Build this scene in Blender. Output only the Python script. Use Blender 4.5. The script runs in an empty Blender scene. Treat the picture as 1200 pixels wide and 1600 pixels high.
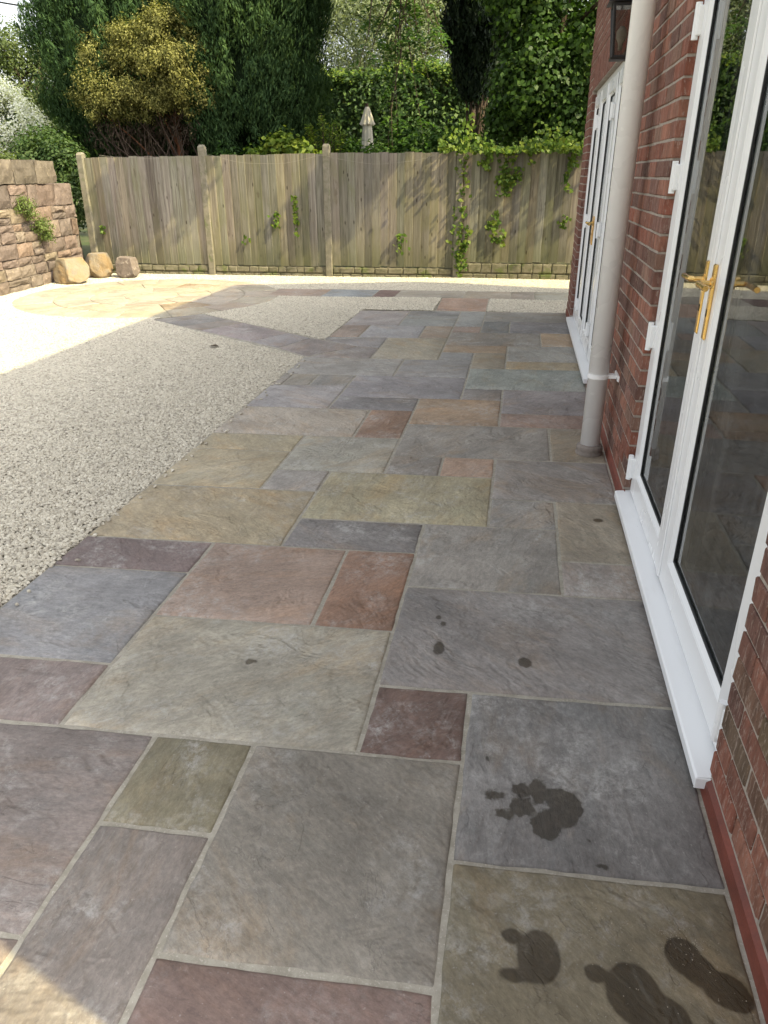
import bpy, math, random
import numpy as np
from mathutils import Vector, noise as mnoise

rnd = random.Random(7)
rng = np.random.default_rng(11)
SC = bpy.context.scene
COL = SC.collection
R = math.radians

# ------------------------------------------------------------------ camera
cam_d = bpy.data.cameras.new('camera')
cam = bpy.data.objects.new('camera', cam_d)
COL.objects.link(cam)
cam.location = (0, 0, 1.51)
cam.rotation_euler = (R(90 - 24.72), 0, R(10.0))
cam_d.sensor_fit = 'VERTICAL'
cam_d.sensor_height = 36.0
cam_d.lens = 25.76
cam_d.clip_start = 0.05
cam_d.clip_end = 2000
SC.camera = cam

# ------------------------------------------------------------------ sky, sun, exposure
TO_SUN = Vector((0.94, -0.345, 1.06)).normalized()
world = bpy.data.worlds.new('World')
SC.world = world
world.use_nodes = True
wn = world.node_tree
wn.nodes.clear()
sky = wn.nodes.new('ShaderNodeTexSky')
sky.sky_type = 'NISHITA'
sky.sun_disc = False
sky.sun_elevation = math.asin(TO_SUN.z)
sky.sun_rotation = math.atan2(TO_SUN.x, TO_SUN.y)
sky.air_density = 1.0
sky.dust_density = 4.0
sky.ozone_density = 0.6
bgn = wn.nodes.new('ShaderNodeBackground')
bgn.inputs['Strength'].default_value = 0.15
won = wn.nodes.new('ShaderNodeOutputWorld')
hsv = wn.nodes.new('ShaderNodeHueSaturation')          # thin high haze: a paler sky
hsv.inputs['Saturation'].default_value = 0.22
wn.links.new(sky.outputs[0], hsv.inputs['Color'])
wn.links.new(hsv.outputs[0], bgn.inputs[0])
wn.links.new(bgn.outputs[0], won.inputs[0])
sun_d = bpy.data.lights.new('sun', 'SUN')
sun_d.energy = 2.9
sun_d.angle = R(0.55)
sun_d.color = (1.0, 0.86, 0.47)
sun = bpy.data.objects.new('sun', sun_d)
COL.objects.link(sun)
sun.rotation_euler = TO_SUN.to_track_quat('Z', 'Y').to_euler()
sun.location = (20, -8, 22)
SC.view_settings.view_transform = 'Standard'
SC.view_settings.look = 'None'
SC.view_settings.gamma = 1.0
SC.view_settings.use_curve_mapping = False
SC.view_settings.exposure = 1.55
SC.render.engine = 'CYCLES'
SC.cycles.max_bounces = 8
SC.cycles.transparent_max_bounces = 12

# ------------------------------------------------------------------ helpers
WLOC = {}


def lin(c):
    return tuple((v / 255 / 12.92 if v <= 10 else ((v / 255 + 0.055) / 1.055) ** 2.4) for v in c)


def tag(o, label=None, cat=None, group=None, kind=None):
    if label: o['label'] = label
    if cat: o['category'] = cat
    if group: o['group'] = group
    if kind: o['kind'] = kind
    return o


def place(o, w, parent=None):
    w = Vector(w)
    COL.objects.link(o)
    WLOC[o.name] = w
    if parent is not None:
        o.parent = parent
        o.location = w - WLOC[parent.name]
    else:
        o.location = w
    return o


def empty(name, loc, label=None, cat=None, group=None, parent=None, kind=None):
    o = bpy.data.objects.new(name, None)
    o.empty_display_size = 0.1
    place(o, loc, parent)
    return tag(o, label, cat, group, kind)


def mesh_obj(name, V, F, mat, parent=None, smooth=False, origin=None):
    V = np.asarray(V, float).reshape(-1, 3)
    if origin is None:
        origin = ((V[:, 0].min() + V[:, 0].max()) / 2, (V[:, 1].min() + V[:, 1].max()) / 2, V[:, 2].min())
    me = bpy.data.meshes.new(name)
    me.from_pydata((V - np.array(origin)).tolist(), [], [tuple(int(i) for i in f) for f in F])
    if smooth:
        me.polygons.foreach_set('use_smooth', [True] * len(me.polygons))
    me.materials.append(mat)
    me.update()
    return place(bpy.data.objects.new(name, me), origin, parent)


def merge(parts):
    V, F, n = [], [], 0
    for v, f in parts:
        V.extend(v)
        F.extend([tuple(i + n for i in q) for q in f])
        n += len(v)
    return V, F


def chbox(x0, x1, y0, y1, z0, z1, c=0.003):
    """box with chamfered edges"""
    V, idx = [], {}
    xs, ys, zs = (x0, x1), (y0, y1), (z0, z1)
    for i in (0, 1):
        for j in (0, 1):
            for k in (0, 1):
                p = [xs[i], ys[j], zs[k]]
                s = (1 - 2 * i, 1 - 2 * j, 1 - 2 * k)
                for a in range(3):          # vertex lying on the face of axis a
                    q = list(p)
                    for b in range(3):
                        if b != a: q[b] += s[b] * c
                    idx[i, j, k, a] = len(V)
                    V.append(tuple(q))
    F = []
    for a in range(3):
        b, d = [q for q in range(3) if q != a]
        for s in (0, 1):
            f = []
            for (u, v) in ((0, 0), (1, 0), (1, 1), (0, 1)):
                key = [0, 0, 0]
                key[a] = s; key[b] = u; key[d] = v
                f.append(idx[(*key, a)])
            if (s == 1) == (a == 1): f.reverse()
            F.append(tuple(f))
    for a in range(3):                       # edges running along axis a
        b, d = [q for q in range(3) if q != a]
        for u in (0, 1):
            for v in (0, 1):
                k0 = [0, 0, 0]; k1 = [0, 0, 0]
                k0[b] = k1[b] = u; k0[d] = k1[d] = v
                k0[a], k1[a] = 0, 1
                f = [idx[(*k0, b)], idx[(*k1, b)], idx[(*k1, d)], idx[(*k0, d)]]
                F.append(tuple(f) if (u == v) == (a != 1) else tuple(reversed(f)))
    for i in (0, 1):
        for j in (0, 1):
            for k in (0, 1):
                f = [idx[i, j, k, 0], idx[i, j, k, 1], idx[i, j, k, 2]]
                F.append(tuple(f) if (i + j + k) % 2 == 1 else tuple(reversed(f)))
    return V, F


def tube(pts, rad, n=8, cap=True):
    pts = [Vector(p) for p in pts]
    if not hasattr(rad, '__len__'): rad = [rad] * len(pts)
    V, F = [], []
    ref = Vector((0.31, 0.17, 0.93)).normalized()
    for i, p in enumerate(pts):
        t = (pts[min(i + 1, len(pts) - 1)] - pts[max(i - 1, 0)]).normalized()
        if abs(t.dot(ref)) > 0.95: ref = Vector((1, 0.2, 0)).normalized()
        a = t.cross(ref).normalized(); b = t.cross(a)
        for k in range(n):
            w = 2 * math.pi * k / n
            V.append(tuple(p + (a * math.cos(w) + b * math.sin(w)) * rad[i]))
    for i in range(len(pts) - 1):
        for k in range(n):
            k2 = (k + 1) % n
            F.append((i * n + k, i * n + k2, (i + 1) * n + k2, (i + 1) * n + k))
    if cap:
        F.append(tuple(range(n)))
        F.append(tuple(reversed(range((len(pts) - 1) * n, len(pts) * n))))
    return V, F


def lathe(prof, n=20, cx=0, cy=0):
    V, F = [], []
    for r, z in prof:
        for k in range(n):
            a = 2 * math.pi * k / n
            V.append((cx + r * math.cos(a), cy + r * math.sin(a), z))
    for i in range(len(prof) - 1):
        for k in range(n):
            k2 = (k + 1) % n
            F.append((i * n + k, i * n + k2, (i + 1) * n + k2, (i + 1) * n + k))
    F.append(tuple(reversed(range(n))))
    F.append(tuple(range((len(prof) - 1) * n, len(prof) * n)))
    return V, F


# ------------------------------------------------------------------ material helper
class NT:
    def __init__(s, name):
        s.m = bpy.data.materials.new(name)
        s.m.use_nodes = True
        s.t = s.m.node_tree
        s.t.nodes.clear()
        s.out = s.n('ShaderNodeOutputMaterial')

    def n(s, typ, **kw):
        nd = s.t.nodes.new(typ)
        for k, v in kw.items(): setattr(nd, k, v)
        return nd

    def link(s, a, b):
        s.t.links.new(a, b)

    def val(s, sock, v):
        if hasattr(v, 'is_linked') or hasattr(v, 'links'): s.link(v, sock)
        else: sock.default_value = v

    def noise(s, vec=None, scale=5, detail=4, rough=0.55, dist=0.0):
        nd = s.n('ShaderNodeTexNoise')
        if vec is not None: s.link(vec, nd.inputs['Vector'])
        nd.inputs['Scale'].default_value = scale
        nd.inputs['Detail'].default_value = detail
        nd.inputs['Roughness'].default_value = rough
        nd.inputs['Distortion'].default_value = dist
        return nd.outputs['Fac']

    def math(s, op, a, b=None, c=None, clamp=False):
        nd = s.n('ShaderNodeMath', operation=op)
        nd.use_clamp = clamp
        s.val(nd.inputs[0], a)
        if b is not None: s.val(nd.inputs[1], b)
        if c is not None: s.val(nd.inputs[2], c)
        return nd.outputs[0]

    def ramp(s, fac, lo, hi, a=0.0, b=1.0):
        nd = s.n('ShaderNodeMapRange')
        nd.interpolation_type = 'SMOOTHSTEP'
        s.val(nd.inputs[0], fac)
        nd.inputs[1].default_value = lo
        nd.inputs[2].default_value = hi
        nd.inputs[3].default_value = a
        nd.inputs[4].default_value = b
        return nd.outputs[0]

    def mix(s, fac, a, b, blend='MIX'):
        nd = s.n('ShaderNodeMix', data_type='RGBA', blend_type=blend)
        s.val(nd.inputs[0], fac)
        for sock, v in ((nd.inputs[6], a), (nd.inputs[7], b)):
            if isinstance(v, (tuple, list)): v = (*v[:3], 1.0)
            s.val(sock, v)
        return nd.outputs[2]

    def gray(s, v):
        nd = s.n('ShaderNodeCombineColor')
        for i in range(3): s.link(v, nd.inputs[i])
        return nd.outputs[0]

    def mapping(s, vec, scale=(1, 1, 1), loc=(0, 0, 0), rot=(0, 0, 0)):
        nd = s.n('ShaderNodeMapping')
        s.link(vec, nd.inputs[0])
        nd.inputs['Location'].default_value = loc
        nd.inputs['Rotation'].default_value = rot
        nd.inputs['Scale'].default_value = scale
        return nd.outputs[0]

    def objvec(s, rotate=False):
        """object coordinates shifted (and turned) by a random amount per object"""
        tc = s.n('ShaderNodeTexCoord').outputs['Object']
        oi = s.n('ShaderNodeObjectInfo')
        v = s.n('ShaderNodeVectorMath', operation='MULTIPLY_ADD')
        s.link(tc, v.inputs[0])
        v.inputs[1].default_value = (1, 1, 1)
        cx = s.n('ShaderNodeCombineXYZ')
        s.link(s.math('MULTIPLY', oi.outputs['Random'], 91.7), cx.inputs[0])
        s.link(s.math('MULTIPLY', oi.outputs['Random'], 47.3), cx.inputs[1])
        s.link(s.math('MULTIPLY', oi.outputs['Random'], 23.1), cx.inputs[2])
        s.link(cx.outputs[0], v.inputs[2])
        res = v.outputs[0]
        if rotate:
            vr = s.n('ShaderNodeVectorRotate', rotation_type='Z_AXIS')
            s.link(res, vr.inputs['Vector'])
            s.link(s.math('MULTIPLY', oi.outputs['Random'], 400.0), vr.inputs['Angle'])
            res = vr.outputs[0]
        return res, tc, oi

    def bump(s, height, strength=0.5, dist=0.01, normal=None):
        nd = s.n('ShaderNodeBump')
        s.link(height, nd.inputs['Height'])
        nd.inputs['Strength'].default_value = strength
        nd.inputs['Distance'].default_value = dist
        if normal is not None: s.link(normal, nd.inputs['Normal'])
        return nd.outputs[0]

    def bsdf(s, color, rough=0.7, spec=0.5, normal=None, metal=0.0, coat=0.0):
        p = s.n('ShaderNodeBsdfPrincipled')
        if isinstance(color, (tuple, list)): color = (*color[:3], 1.0)
        s.val(p.inputs['Base Color'], color)
        s.val(p.inputs['Roughness'], rough)
        p.inputs['Specular IOR Level'].default_value = spec
        p.inputs['Metallic'].default_value = metal
        p.inputs['Coat Weight'].default_value = coat
        if normal is not None: s.link(normal, p.inputs['Normal'])
        s.link(p.outputs[0], s.out.inputs[0])
        return p


def sandstone(name, wet=(), wet_noise=0.006, blend=0.010):
    t = NT(name)
    v, tc, oi = t.objvec(rotate=True)
    base = oi.outputs['Color']
    rw = t.math('FRACT', t.math('MULTIPLY', oi.outputs['Random'], 17.3))
    streak = t.noise(t.mapping(v, (7, 26, 7)), 1.0, 8, 0.72, 0.5)
    big = t.noise(v, 2.0, 6, 0.62, 0.5)
    med = t.noise(v, 13, 8, 0.75, 0.2)
    grit = t.noise(t.mapping(v, (1, 1.8, 1)), 48, 8, 0.8, 0.2)
    fine = t.noise(v, 130, 4, 0.65)
    col = t.mix(0.55, base, t.gray(t.ramp(streak, 0.3, 0.7, 0.78, 1.2)), 'MULTIPLY')
    col = t.mix(0.9, col, t.gray(t.ramp(big, 0.28, 0.72, 0.76, 1.24)), 'MULTIPLY')
    col = t.mix(0.8, col, t.gray(t.ramp(med, 0.3, 0.7, 0.86, 1.14)), 'MULTIPLY')
    col = t.mix(0.85, col, t.gray(t.ramp(grit, 0.3, 0.7, 0.72, 1.26)), 'MULTIPLY')
    # iron staining
    warm = t.ramp(t.noise(t.mapping(v, (1.0, 2.4, 1)), 2.0, 7, 0.7, 0.6), 0.48, 0.70, 0, 0.55)
    col = t.mix(warm, col, t.mix(1.0, col, (1.12, 0.92, 0.70), 'MULTIPLY'))
    cool = t.ramp(t.noise(t.mapping(v, (1.3, 1.9, 1)), 2.6, 7, 0.7, 0.5), 0.50, 0.70, 0, 0.45)
    col = t.mix(cool, col, t.mix(1.0, col, (0.90, 0.98, 1.02), 'MULTIPLY'))
    # riven face: stepped layers plus ripples
    h1 = t.noise(t.mapping(v, (1.0, 1.9, 1)), 1.7, 8, 0.55, 0.5)
    step = t.math('MULTIPLY', h1, 8.0)
    fl = t.math('FLOOR', step)
    frc = t.math('SUBTRACT', step, fl)
    fr = t.ramp(frc, 0.0, 0.07)
    led = t.math('MULTIPLY', t.math('ADD', fl, fr), 0.125)
    brk = t.ramp(t.noise(v, 3.4, 4, 0.6, 0.5), 0.44, 0.54)                    # ledges come and go
    led = t.math('MULTIPLY', led, brk)
    # dark cleft lines along the ledges
    line = t.math('MULTIPLY', t.math('MULTIPLY', t.ramp(frc, 0.0, 0.045, 1.0, 0.0), brk), 0.34)
    col = t.mix(line, col, (0.045, 0.040, 0.034))
    # salty white bloom, scuffs
    bl = t.math('MULTIPLY', t.ramp(t.noise(v, 3.6, 7, 0.72, 0.3), 0.46, 0.68), t.ramp(t.noise(v, 30, 7, 0.82, 0.3), 0.40, 0.66))
    col = t.mix(t.math('MULTIPLY', bl, t.math('ADD', 0.35, t.math('MULTIPLY', rw, 0.6))), col, (0.47, 0.46, 0.43))
    scr = t.math('MULTIPLY', t.ramp(t.noise(t.mapping(v, (14, 60, 6)), 1.0, 6, 0.72, 1.2), 0.58, 0.74), t.ramp(t.noise(v, 5, 3, 0.6), 0.45, 0.62))
    col = t.mix(t.math('MULTIPLY', scr, 0.42), col, (0.47, 0.46, 0.43))
    col = t.mix(t.ramp(fine, 0.60, 0.75, 0, 0.35), col, (0.06, 0.055, 0.05))
    col = t.mix(t.ramp(t.noise(v, 95, 3, 0.6), 0.66, 0.74, 0, 0.35), col, (0.45, 0.43, 0.40))
    rough = t.ramp(med, 0.3, 0.7, 0.52, 0.76)
    h = t.math('ADD', t.math('MULTIPLY', led, 1.0), t.math('MULTIPLY', streak, 0.40))
    h = t.math('ADD', h, t.math('MULTIPLY', med, 0.30))
    h = t.math('ADD', h, t.math('MULTIPLY', fine, 0.05))
    h = t.math('ADD', h, t.math('MULTIPLY', grit, 0.16))
    strength = 0.7
    if wet:
        w = None
        nz = t.n('ShaderNodeTexNoise')
        nz.inputs['Scale'].default_value = 42
        nz.inputs['Detail'].default_value = 3
        t.link(tc, nz.inputs['Vector'])
        off = t.n('ShaderNodeVectorMath', operation='MULTIPLY_ADD')
        t.link(nz.outputs['Color'], off.inputs[0])
        off.inputs[1].default_value = (wet_noise * 2,) * 3
        sub = t.n('ShaderNodeVectorMath', operation='SUBTRACT')
        t.link(tc, sub.inputs[0]); sub.inputs[1].default_value = (wet_noise,) * 3
        t.link(sub.outputs[0], off.inputs[2])
        for (cx, cy, rx, ry) in wet:
            mp = t.n('ShaderNodeVectorMath', operation='MULTIPLY_ADD')
            t.link(off.outputs[0], mp.inputs[0])
            mp.inputs[1].default_value = (1 / rx, 1 / ry, 0)
            mp.inputs[2].default_value = (-cx / rx, -cy / ry, 0)
            ln = t.n('ShaderNodeVectorMath', operation='LENGTH')
            t.link(mp.outputs[0], ln.inputs[0])
            d = t.math('MULTIPLY', t.math('SUBTRACT', ln.outputs['Value'], 1.0), min(rx, ry))
            w = d if w is None else t.math('SMOOTH_MIN', w, d, blend)
        wm = t.math('ADD', t.ramp(w, -0.004, 0.003, 0.85, 0.0), t.ramp(w, -0.002, 0.012, 0.15, 0.0))
        col = t.mix(t.math('MULTIPLY', wm, 0.92), col, t.mix(1.0, col, (0.22, 0.185, 0.135), 'MULTIPLY'))
        rough = t.math('MULTIPLY', rough, t.math('SUBTRACT', 1.0, t.math('MULTIPLY', wm, 0.35)))
    nrm = t.bump(h, strength, 0.012)
    t.bsdf(col, rough, 0.45, nrm)
    return t.m


def mat_noise(name, c1, c2, scale=8, detail=5, rough=0.8, bump=0.3, bdist=0.006, spec=0.4, c3=None, s3=30, objcol=False, stretch=(1, 1, 1), lo=0.3, hi=0.7):
    t = NT(name)
    v, tc, oi = t.objvec()
    v = t.mapping(v, stretch)
    f = t.noise(v, scale, detail, 0.62, 0.4)
    col = t.mix(t.ramp(f, lo, hi), c1, c2)
    if c3 is not None:
        col = t.mix(t.ramp(t.noise(v, s3, 4, 0.6), 0.55, 0.7), col, c3)
    if objcol:
        col = t.mix(1.0, col, oi.outputs['Color'], 'MULTIPLY')
    h = t.math('ADD', f, t.math('MULTIPLY', t.noise(v, scale * 7, 4, 0.6), 0.4))
    t.bsdf(col, rough, spec, t.bump(h, bump, bdist))
    return t.m


def leaf_mat(name, c0, c1, c2, trans=0.3, rough=0.55, spec=0.2):
    t = NT(name)
    at = t.n('ShaderNodeAttribute', attribute_name='tint')
    cr = t.n('ShaderNodeValToRGB')
    e = cr.color_ramp.elements
    e[0].position = 0.0; e[0].color = (*c0, 1)
    e[1].position = 1.0; e[1].color = (*c2, 1)
    m = e.new(0.55); m.color = (*c1, 1)
    t.link(at.outputs['Fac'], cr.inputs[0])
    p = t.n('ShaderNodeBsdfPrincipled')
    t.link(cr.outputs[0], p.inputs['Base Color'])
    p.inputs['Roughness'].default_value = rough
    p.inputs['Specular IOR Level'].default_value = spec
    tr = t.n('ShaderNodeBsdfTranslucent')
    t.link(t.mix(1.0, cr.outputs[0], (1.5, 1.6, 0.7), 'MULTIPLY'), tr.inputs[0])
    mx = t.n('ShaderNodeMixShader')
    mx.inputs[0].default_value = trans
    t.link(p.outputs[0], mx.inputs[1]); t.link(tr.outputs[0], mx.inputs[2])
    t.link(mx.outputs[0], t.out.inputs[0])
    return t.m


def brick_mat():
    t = NT('rustic_brick')
    v, tc, oi = t.objvec()
    base = oi.outputs['Color']
    n1 = t.noise(t.mapping(v, (20, 20, 5)), 1.0, 5, 0.65, 0.5)
    drag = t.noise(t.mapping(v, (110, 110, 26)), 1.0, 5, 0.7, 0.4)
    spk = t.noise(v, 140, 3, 0.6)
    col = t.mix(0.8, base, t.gray(t.ramp(n1, 0.3, 0.7, 0.6, 1.35)), 'MULTIPLY')
    col = t.mix(t.ramp(drag, 0.52, 0.66, 0, 0.55), col, (0.40, 0.32, 0.27))
    col = t.mix(t.ramp(spk, 0.6, 0.72, 0, 0.6), col, (0.05, 0.035, 0.03))
    col = t.mix(t.ramp(t.noise(v, 60, 4, 0.7), 0.66, 0.74, 0, 0.5), col, (0.5, 0.46, 0.42))
    h = t.math('ADD', drag, t.math('MULTIPLY', spk, 0.4))
    t.bsdf(col, 0.9, 0.2, t.bump(h, 0.6, 0.006))
    return t.m


def wood_mat():
    t = NT('weathered_board')
    v, tc, oi = t.objvec()
    g = t.noise(t.mapping(v, (30, 30, 1.2)), 1.0, 6, 0.65, 1.0)
    g2 = t.noise(t.mapping(v, (120, 120, 3)), 1.0, 4, 0.6, 0.4)
    b = t.noise(t.mapping(v, (3, 3, 1.2)), 1.0, 5, 0.6, 0.6)
    col = t.mix(t.ramp(g, 0.3, 0.7), (0.135, 0.120, 0.095), (0.285, 0.262, 0.212))
    col = t.mix(t.ramp(b, 0.45, 0.68, 0, 0.7), col, (0.165, 0.158, 0.095))      # algae
    col = t.mix(t.ramp(t.noise(t.mapping(v, (9, 9, 3)), 1.0, 4, 0.6), 0.6, 0.75, 0, 0.6), col, (0.085, 0.066, 0.047))
    kn = t.n('ShaderNodeTexVoronoi')
    t.link(t.mapping(v, (9, 9, 3.2)), kn.inputs['Vector']); kn.inputs['Scale'].default_value = 1.0
    col = t.mix(t.ramp(kn.outputs['Distance'], 0.05, 0.13, 0.8, 0.0), col, (0.03, 0.02, 0.013))
    sep = t.n('ShaderNodeSeparateXYZ'); t.link(tc, sep.inputs[0])
    dz = t.math('ADD', sep.outputs[2], t.math('MULTIPLY', b, 0.5))
    col = t.mix(t.ramp(dz, 0.25, 0.75, 0.45, 0.0), col, (0.075, 0.085, 0.035))     # damp green foot
    col = t.mix(1.0, col, oi.outputs['Color'], 'MULTIPLY')
    h = t.math('ADD', g, t.math('MULTIPLY', g2, 0.4))
    t.bsdf(col, 0.85, 0.25, t.bump(h, 0.5, 0.006))
    return t.m


def plain(name, c, rough=0.5, spec=0.5, metal=0.0, coat=0.0, var=0.06, scale=6, bump=0.0):
    t = NT(name)
    v, tc, oi = t.objvec()
    f = t.noise(v, scale, 5, 0.6, 0.3)
    f2 = t.noise(v, scale * 9, 4, 0.65)
    k = t.ramp(t.math('ADD', t.math('MULTIPLY', f, 0.65), t.math('MULTIPLY', f2, 0.35)), 0.3, 0.7, 1 - var, 1 + var)
    col = t.mix(1.0, c, t.gray(k), 'MULTIPLY')
    n = t.bump(f2, bump, 0.004) if bump else None
    t.bsdf(col, t.ramp(f, 0.3, 0.7, max(rough - 0.08, 0.02), rough + 0.08), spec, n, metal, coat)
    return t.m


def glass_mat():
    t = NT('window_glass')
    fr = t.n('ShaderNodeFresnel'); fr.inputs['IOR'].default_value = 2.4
    tr = t.n('ShaderNodeBsdfTransparent'); tr.inputs[0].default_value = (0.86, 0.9, 0.88, 1)
    gl = t.n('ShaderNodeBsdfGlossy'); gl.inputs['Roughness'].default_value = 0.0
    gl.inputs['Color'].default_value = (0.95, 0.97, 0.97, 1)
    tc = t.n('ShaderNodeTexCoord').outputs['Object']
    nb = t.bump(t.noise(tc, 2.2, 2, 0.4), 0.02, 0.02)
    t.link(nb, gl.inputs['Normal'])
    mx = t.n('ShaderNodeMixShader')
    t.link(fr.outputs[0], mx.inputs[0]); t.link(tr.outputs[0], mx.inputs[1]); t.link(gl.outputs[0], mx.inputs[2])
    # faint dusty film
    df = t.n('ShaderNodeBsdfDiffuse'); df.inputs[0].default_value = (0.6, 0.62, 0.6, 1)
    mx2 = t.n('ShaderNodeMixShader')
    t.link(t.ramp(t.noise(t.mapping(tc, (9, 9, 0.8)), 1.0, 5, 0.6), 0.45, 0.75, 0.0, 0.06), mx2.inputs[0])
    t.link(mx.outputs[0], mx2.inputs[1]); t.link(df.outputs[0], mx2.inputs[2])
    t.link(mx2.outputs[0], t.out.inputs[0])
    return t.m


M = {}
M['sandstone'] = sandstone('sandstone')
M['mortar'] = mat_noise('sandy_mortar', (0.385, 0.36, 0.30), (0.28, 0.26, 0.21), 25, 5, 0.95, 0.6, 0.004, 0.2, (0.46, 0.42, 0.36), 160)
M['gravelbed'] = mat_noise('gravel_bed', (0.48, 0.44, 0.35), (0.40, 0.365, 0.285), 45, 4, 0.95, 0.9, 0.02, 0.2, (0.40, 0.38, 0.32), 90)
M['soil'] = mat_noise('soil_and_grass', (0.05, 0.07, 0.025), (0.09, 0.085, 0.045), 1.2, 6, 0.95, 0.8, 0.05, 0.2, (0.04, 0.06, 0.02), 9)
M['brick'] = brick_mat()
M['wallmortar'] = mat_noise('wall_mortar', (0.40, 0.35, 0.30), (0.29, 0.25, 0.21), 30, 4, 0.95, 0.5, 0.004, 0.2)
M['redplinth'] = plain('red_plinth', (0.165, 0.046, 0.030), 0.6, 0.4, var=0.25, scale=14, bump=0.3)
M['upvc'] = plain('white_upvc', (0.82, 0.83, 0.83), 0.28, 0.5, var=0.006, scale=1)
M['upvc_old'] = plain('grey_white_upvc', (0.62, 0.63, 0.62), 0.4, 0.5, var=0.02, scale=3)
def dirty_upvc():
    t = NT('white_upvc_sill')
    v, tc, oi = t.objvec()
    col = t.mix(t.ramp(t.noise(v, 70, 4, 0.7), 0.70, 0.76, 0, 0.8), (0.82, 0.83, 0.83), (0.10, 0.09, 0.08))
    col = t.mix(t.ramp(t.noise(t.mapping(v, (8, 1.5, 8)), 2.0, 5, 0.6), 0.5, 0.8, 0, 0.25), col, (0.55, 0.54, 0.51))
    t.bsdf(col, 0.32, 0.5)
    return t.m


M['upvc_sill'] = dirty_upvc()
M['gasket'] = plain('black_gasket', (0.012, 0.013, 0.014), 0.5, 0.4)
M['spacer'] = plain('alloy_spacer', (0.55, 0.56, 0.57), 0.35, 0.5, metal=0.8)
M['glass'] = glass_mat()
M['brass'] = plain('polished_brass', (0.78, 0.53, 0.20), 0.22, 0.5, metal=1.0, var=0.1)
M['steel'] = plain('steel_screw', (0.5, 0.5, 0.5), 0.35, 0.5, metal=1.0)
M['pipe'] = plain('white_pipe_plastic', (0.90, 0.90, 0.89), 0.28, 0.5, var=0.03, scale=1)
M['clay'] = plain('grey_collar', (0.22, 0.19, 0.165), 0.8, 0.3, var=0.2, scale=30, bump=0.4)
M['black'] = plain('black_painted_metal', (0.012, 0.012, 0.013), 0.4, 0.5)
def smoked_glass():
    t = NT('lantern_glass')
    fr_ = t.n('ShaderNodeFresnel'); fr_.inputs['IOR'].default_value = 1.5
    tr = t.n('ShaderNodeBsdfTransparent'); tr.inputs[0].default_value = (0.55, 0.54, 0.52, 1)
    gl = t.n('ShaderNodeBsdfGlossy'); gl.inputs['Roughness'].default_value = 0.05
    tc = t.n('ShaderNodeTexCoord').outputs['Object']
    t.link(t.bump(t.noise(tc, 30, 2, 0.5), 0.1, 0.005), gl.inputs['Normal'])
    mx = t.n('ShaderNodeMixShader')
    t.link(fr_.outputs[0], mx.inputs[0]); t.link(tr.outputs[0], mx.inputs[1]); t.link(gl.outputs[0], mx.inputs[2])
    t.link(mx.outputs[0], t.out.inputs[0])
    return t.m


M['lampglass'] = smoked_glass()
M['rooftile'] = mat_noise('roof_tile', (0.12, 0.07, 0.05), (0.08, 0.05, 0.04), 6, 5, 0.9, 0.5)
M['plaster'] = plain('room_plaster', (0.30, 0.29, 0.27), 0.9, 0.2)
M['woodfloor'] = plain('room_floor', (0.12, 0.085, 0.06), 0.5, 0.4, var=0.2)
M['board'] = wood_mat()
M['concrete'] = mat_noise('concrete_post', (0.24, 0.215, 0.165), (0.16, 0.15, 0.105), 14, 6, 0.92, 0.4, 0.006, 0.25, (0.13, 0.14, 0.07), 5)
M['rockface'] = mat_noise('rock_face_concrete', (0.20, 0.18, 0.13), (0.11, 0.105, 0.065), 9, 6, 0.95, 0.6, 0.012, 0.2, (0.10, 0.12, 0.04), 4)
M['redstone'] = mat_noise('rubble_sandstone', (0.90, 0.88, 0.86), (0.55, 0.53, 0.52), 7, 7, 0.95, 0.8, 0.02, 0.2, (1.1, 1.05, 0.95), 22, objcol=True)
M['wallbed'] = mat_noise('lime_mortar', (0.23, 0.195, 0.165), (0.15, 0.125, 0.105), 20, 5, 0.95, 0.8, 0.015, 0.2)
M['boulder_o'] = mat_noise('ochre_boulder', (0.26, 0.175, 0.085), (0.23, 0.20, 0.15), 4, 7, 0.9, 0.8, 0.03, 0.3, (0.20, 0.18, 0.155), 3)
M['boulder_g'] = mat_noise('pinkish_boulder', (0.20, 0.16, 0.135), (0.15, 0.125, 0.11), 9, 7, 0.9, 0.8, 0.02, 0.3, (0.36, 0.31, 0.27), 20)
M['bark'] = mat_noise('bark', (0.09, 0.065, 0.045), (0.045, 0.033, 0.024), 14, 6, 0.95, 0.9, 0.02, 0.2, stretch=(1, 1, 0.25))
M['redbark'] = mat_noise('reddish_bark', (0.20, 0.085, 0.04), (0.10, 0.05, 0.03), 14, 6, 0.95, 0.9, 0.02, 0.2, stretch=(1, 1, 0.25))
M['deadwood'] = mat_noise('dead_twigs', (0.105, 0.075, 0.055), (0.06, 0.045, 0.035), 14, 6, 0.95, 0.5, 0.02, 0.2)
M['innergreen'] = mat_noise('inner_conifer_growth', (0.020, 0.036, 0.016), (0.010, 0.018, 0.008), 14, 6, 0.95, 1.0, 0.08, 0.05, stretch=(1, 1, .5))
M['canvas'] = plain('off_white_canvas', (0.66, 0.62, 0.52), 0.9, 0.2, var=0.1, scale=12)
M['wire'] = plain('cable_black', (0.03, 0.03, 0.03), 0.6, 0.3)
M['string'] = plain('pale_string', (0.26, 0.24, 0.19), 0.8, 0.2)
M['deadleaf'] = plain('dead_leaf', (0.05, 0.035, 0.02), 0.8, 0.2)
M['sand'] = plain('sand_grains', (0.30, 0.26, 0.20), 0.9, 0.2, var=0.3)

# ------------------------------------------------------------------ ground, beds
def sheet(name, pts, z, mat, parent=None):
    return mesh_obj(name, [(x, y, z) for x, y in pts], [tuple(range(len(pts)))], mat, parent, origin=(0, 0, z))


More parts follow.
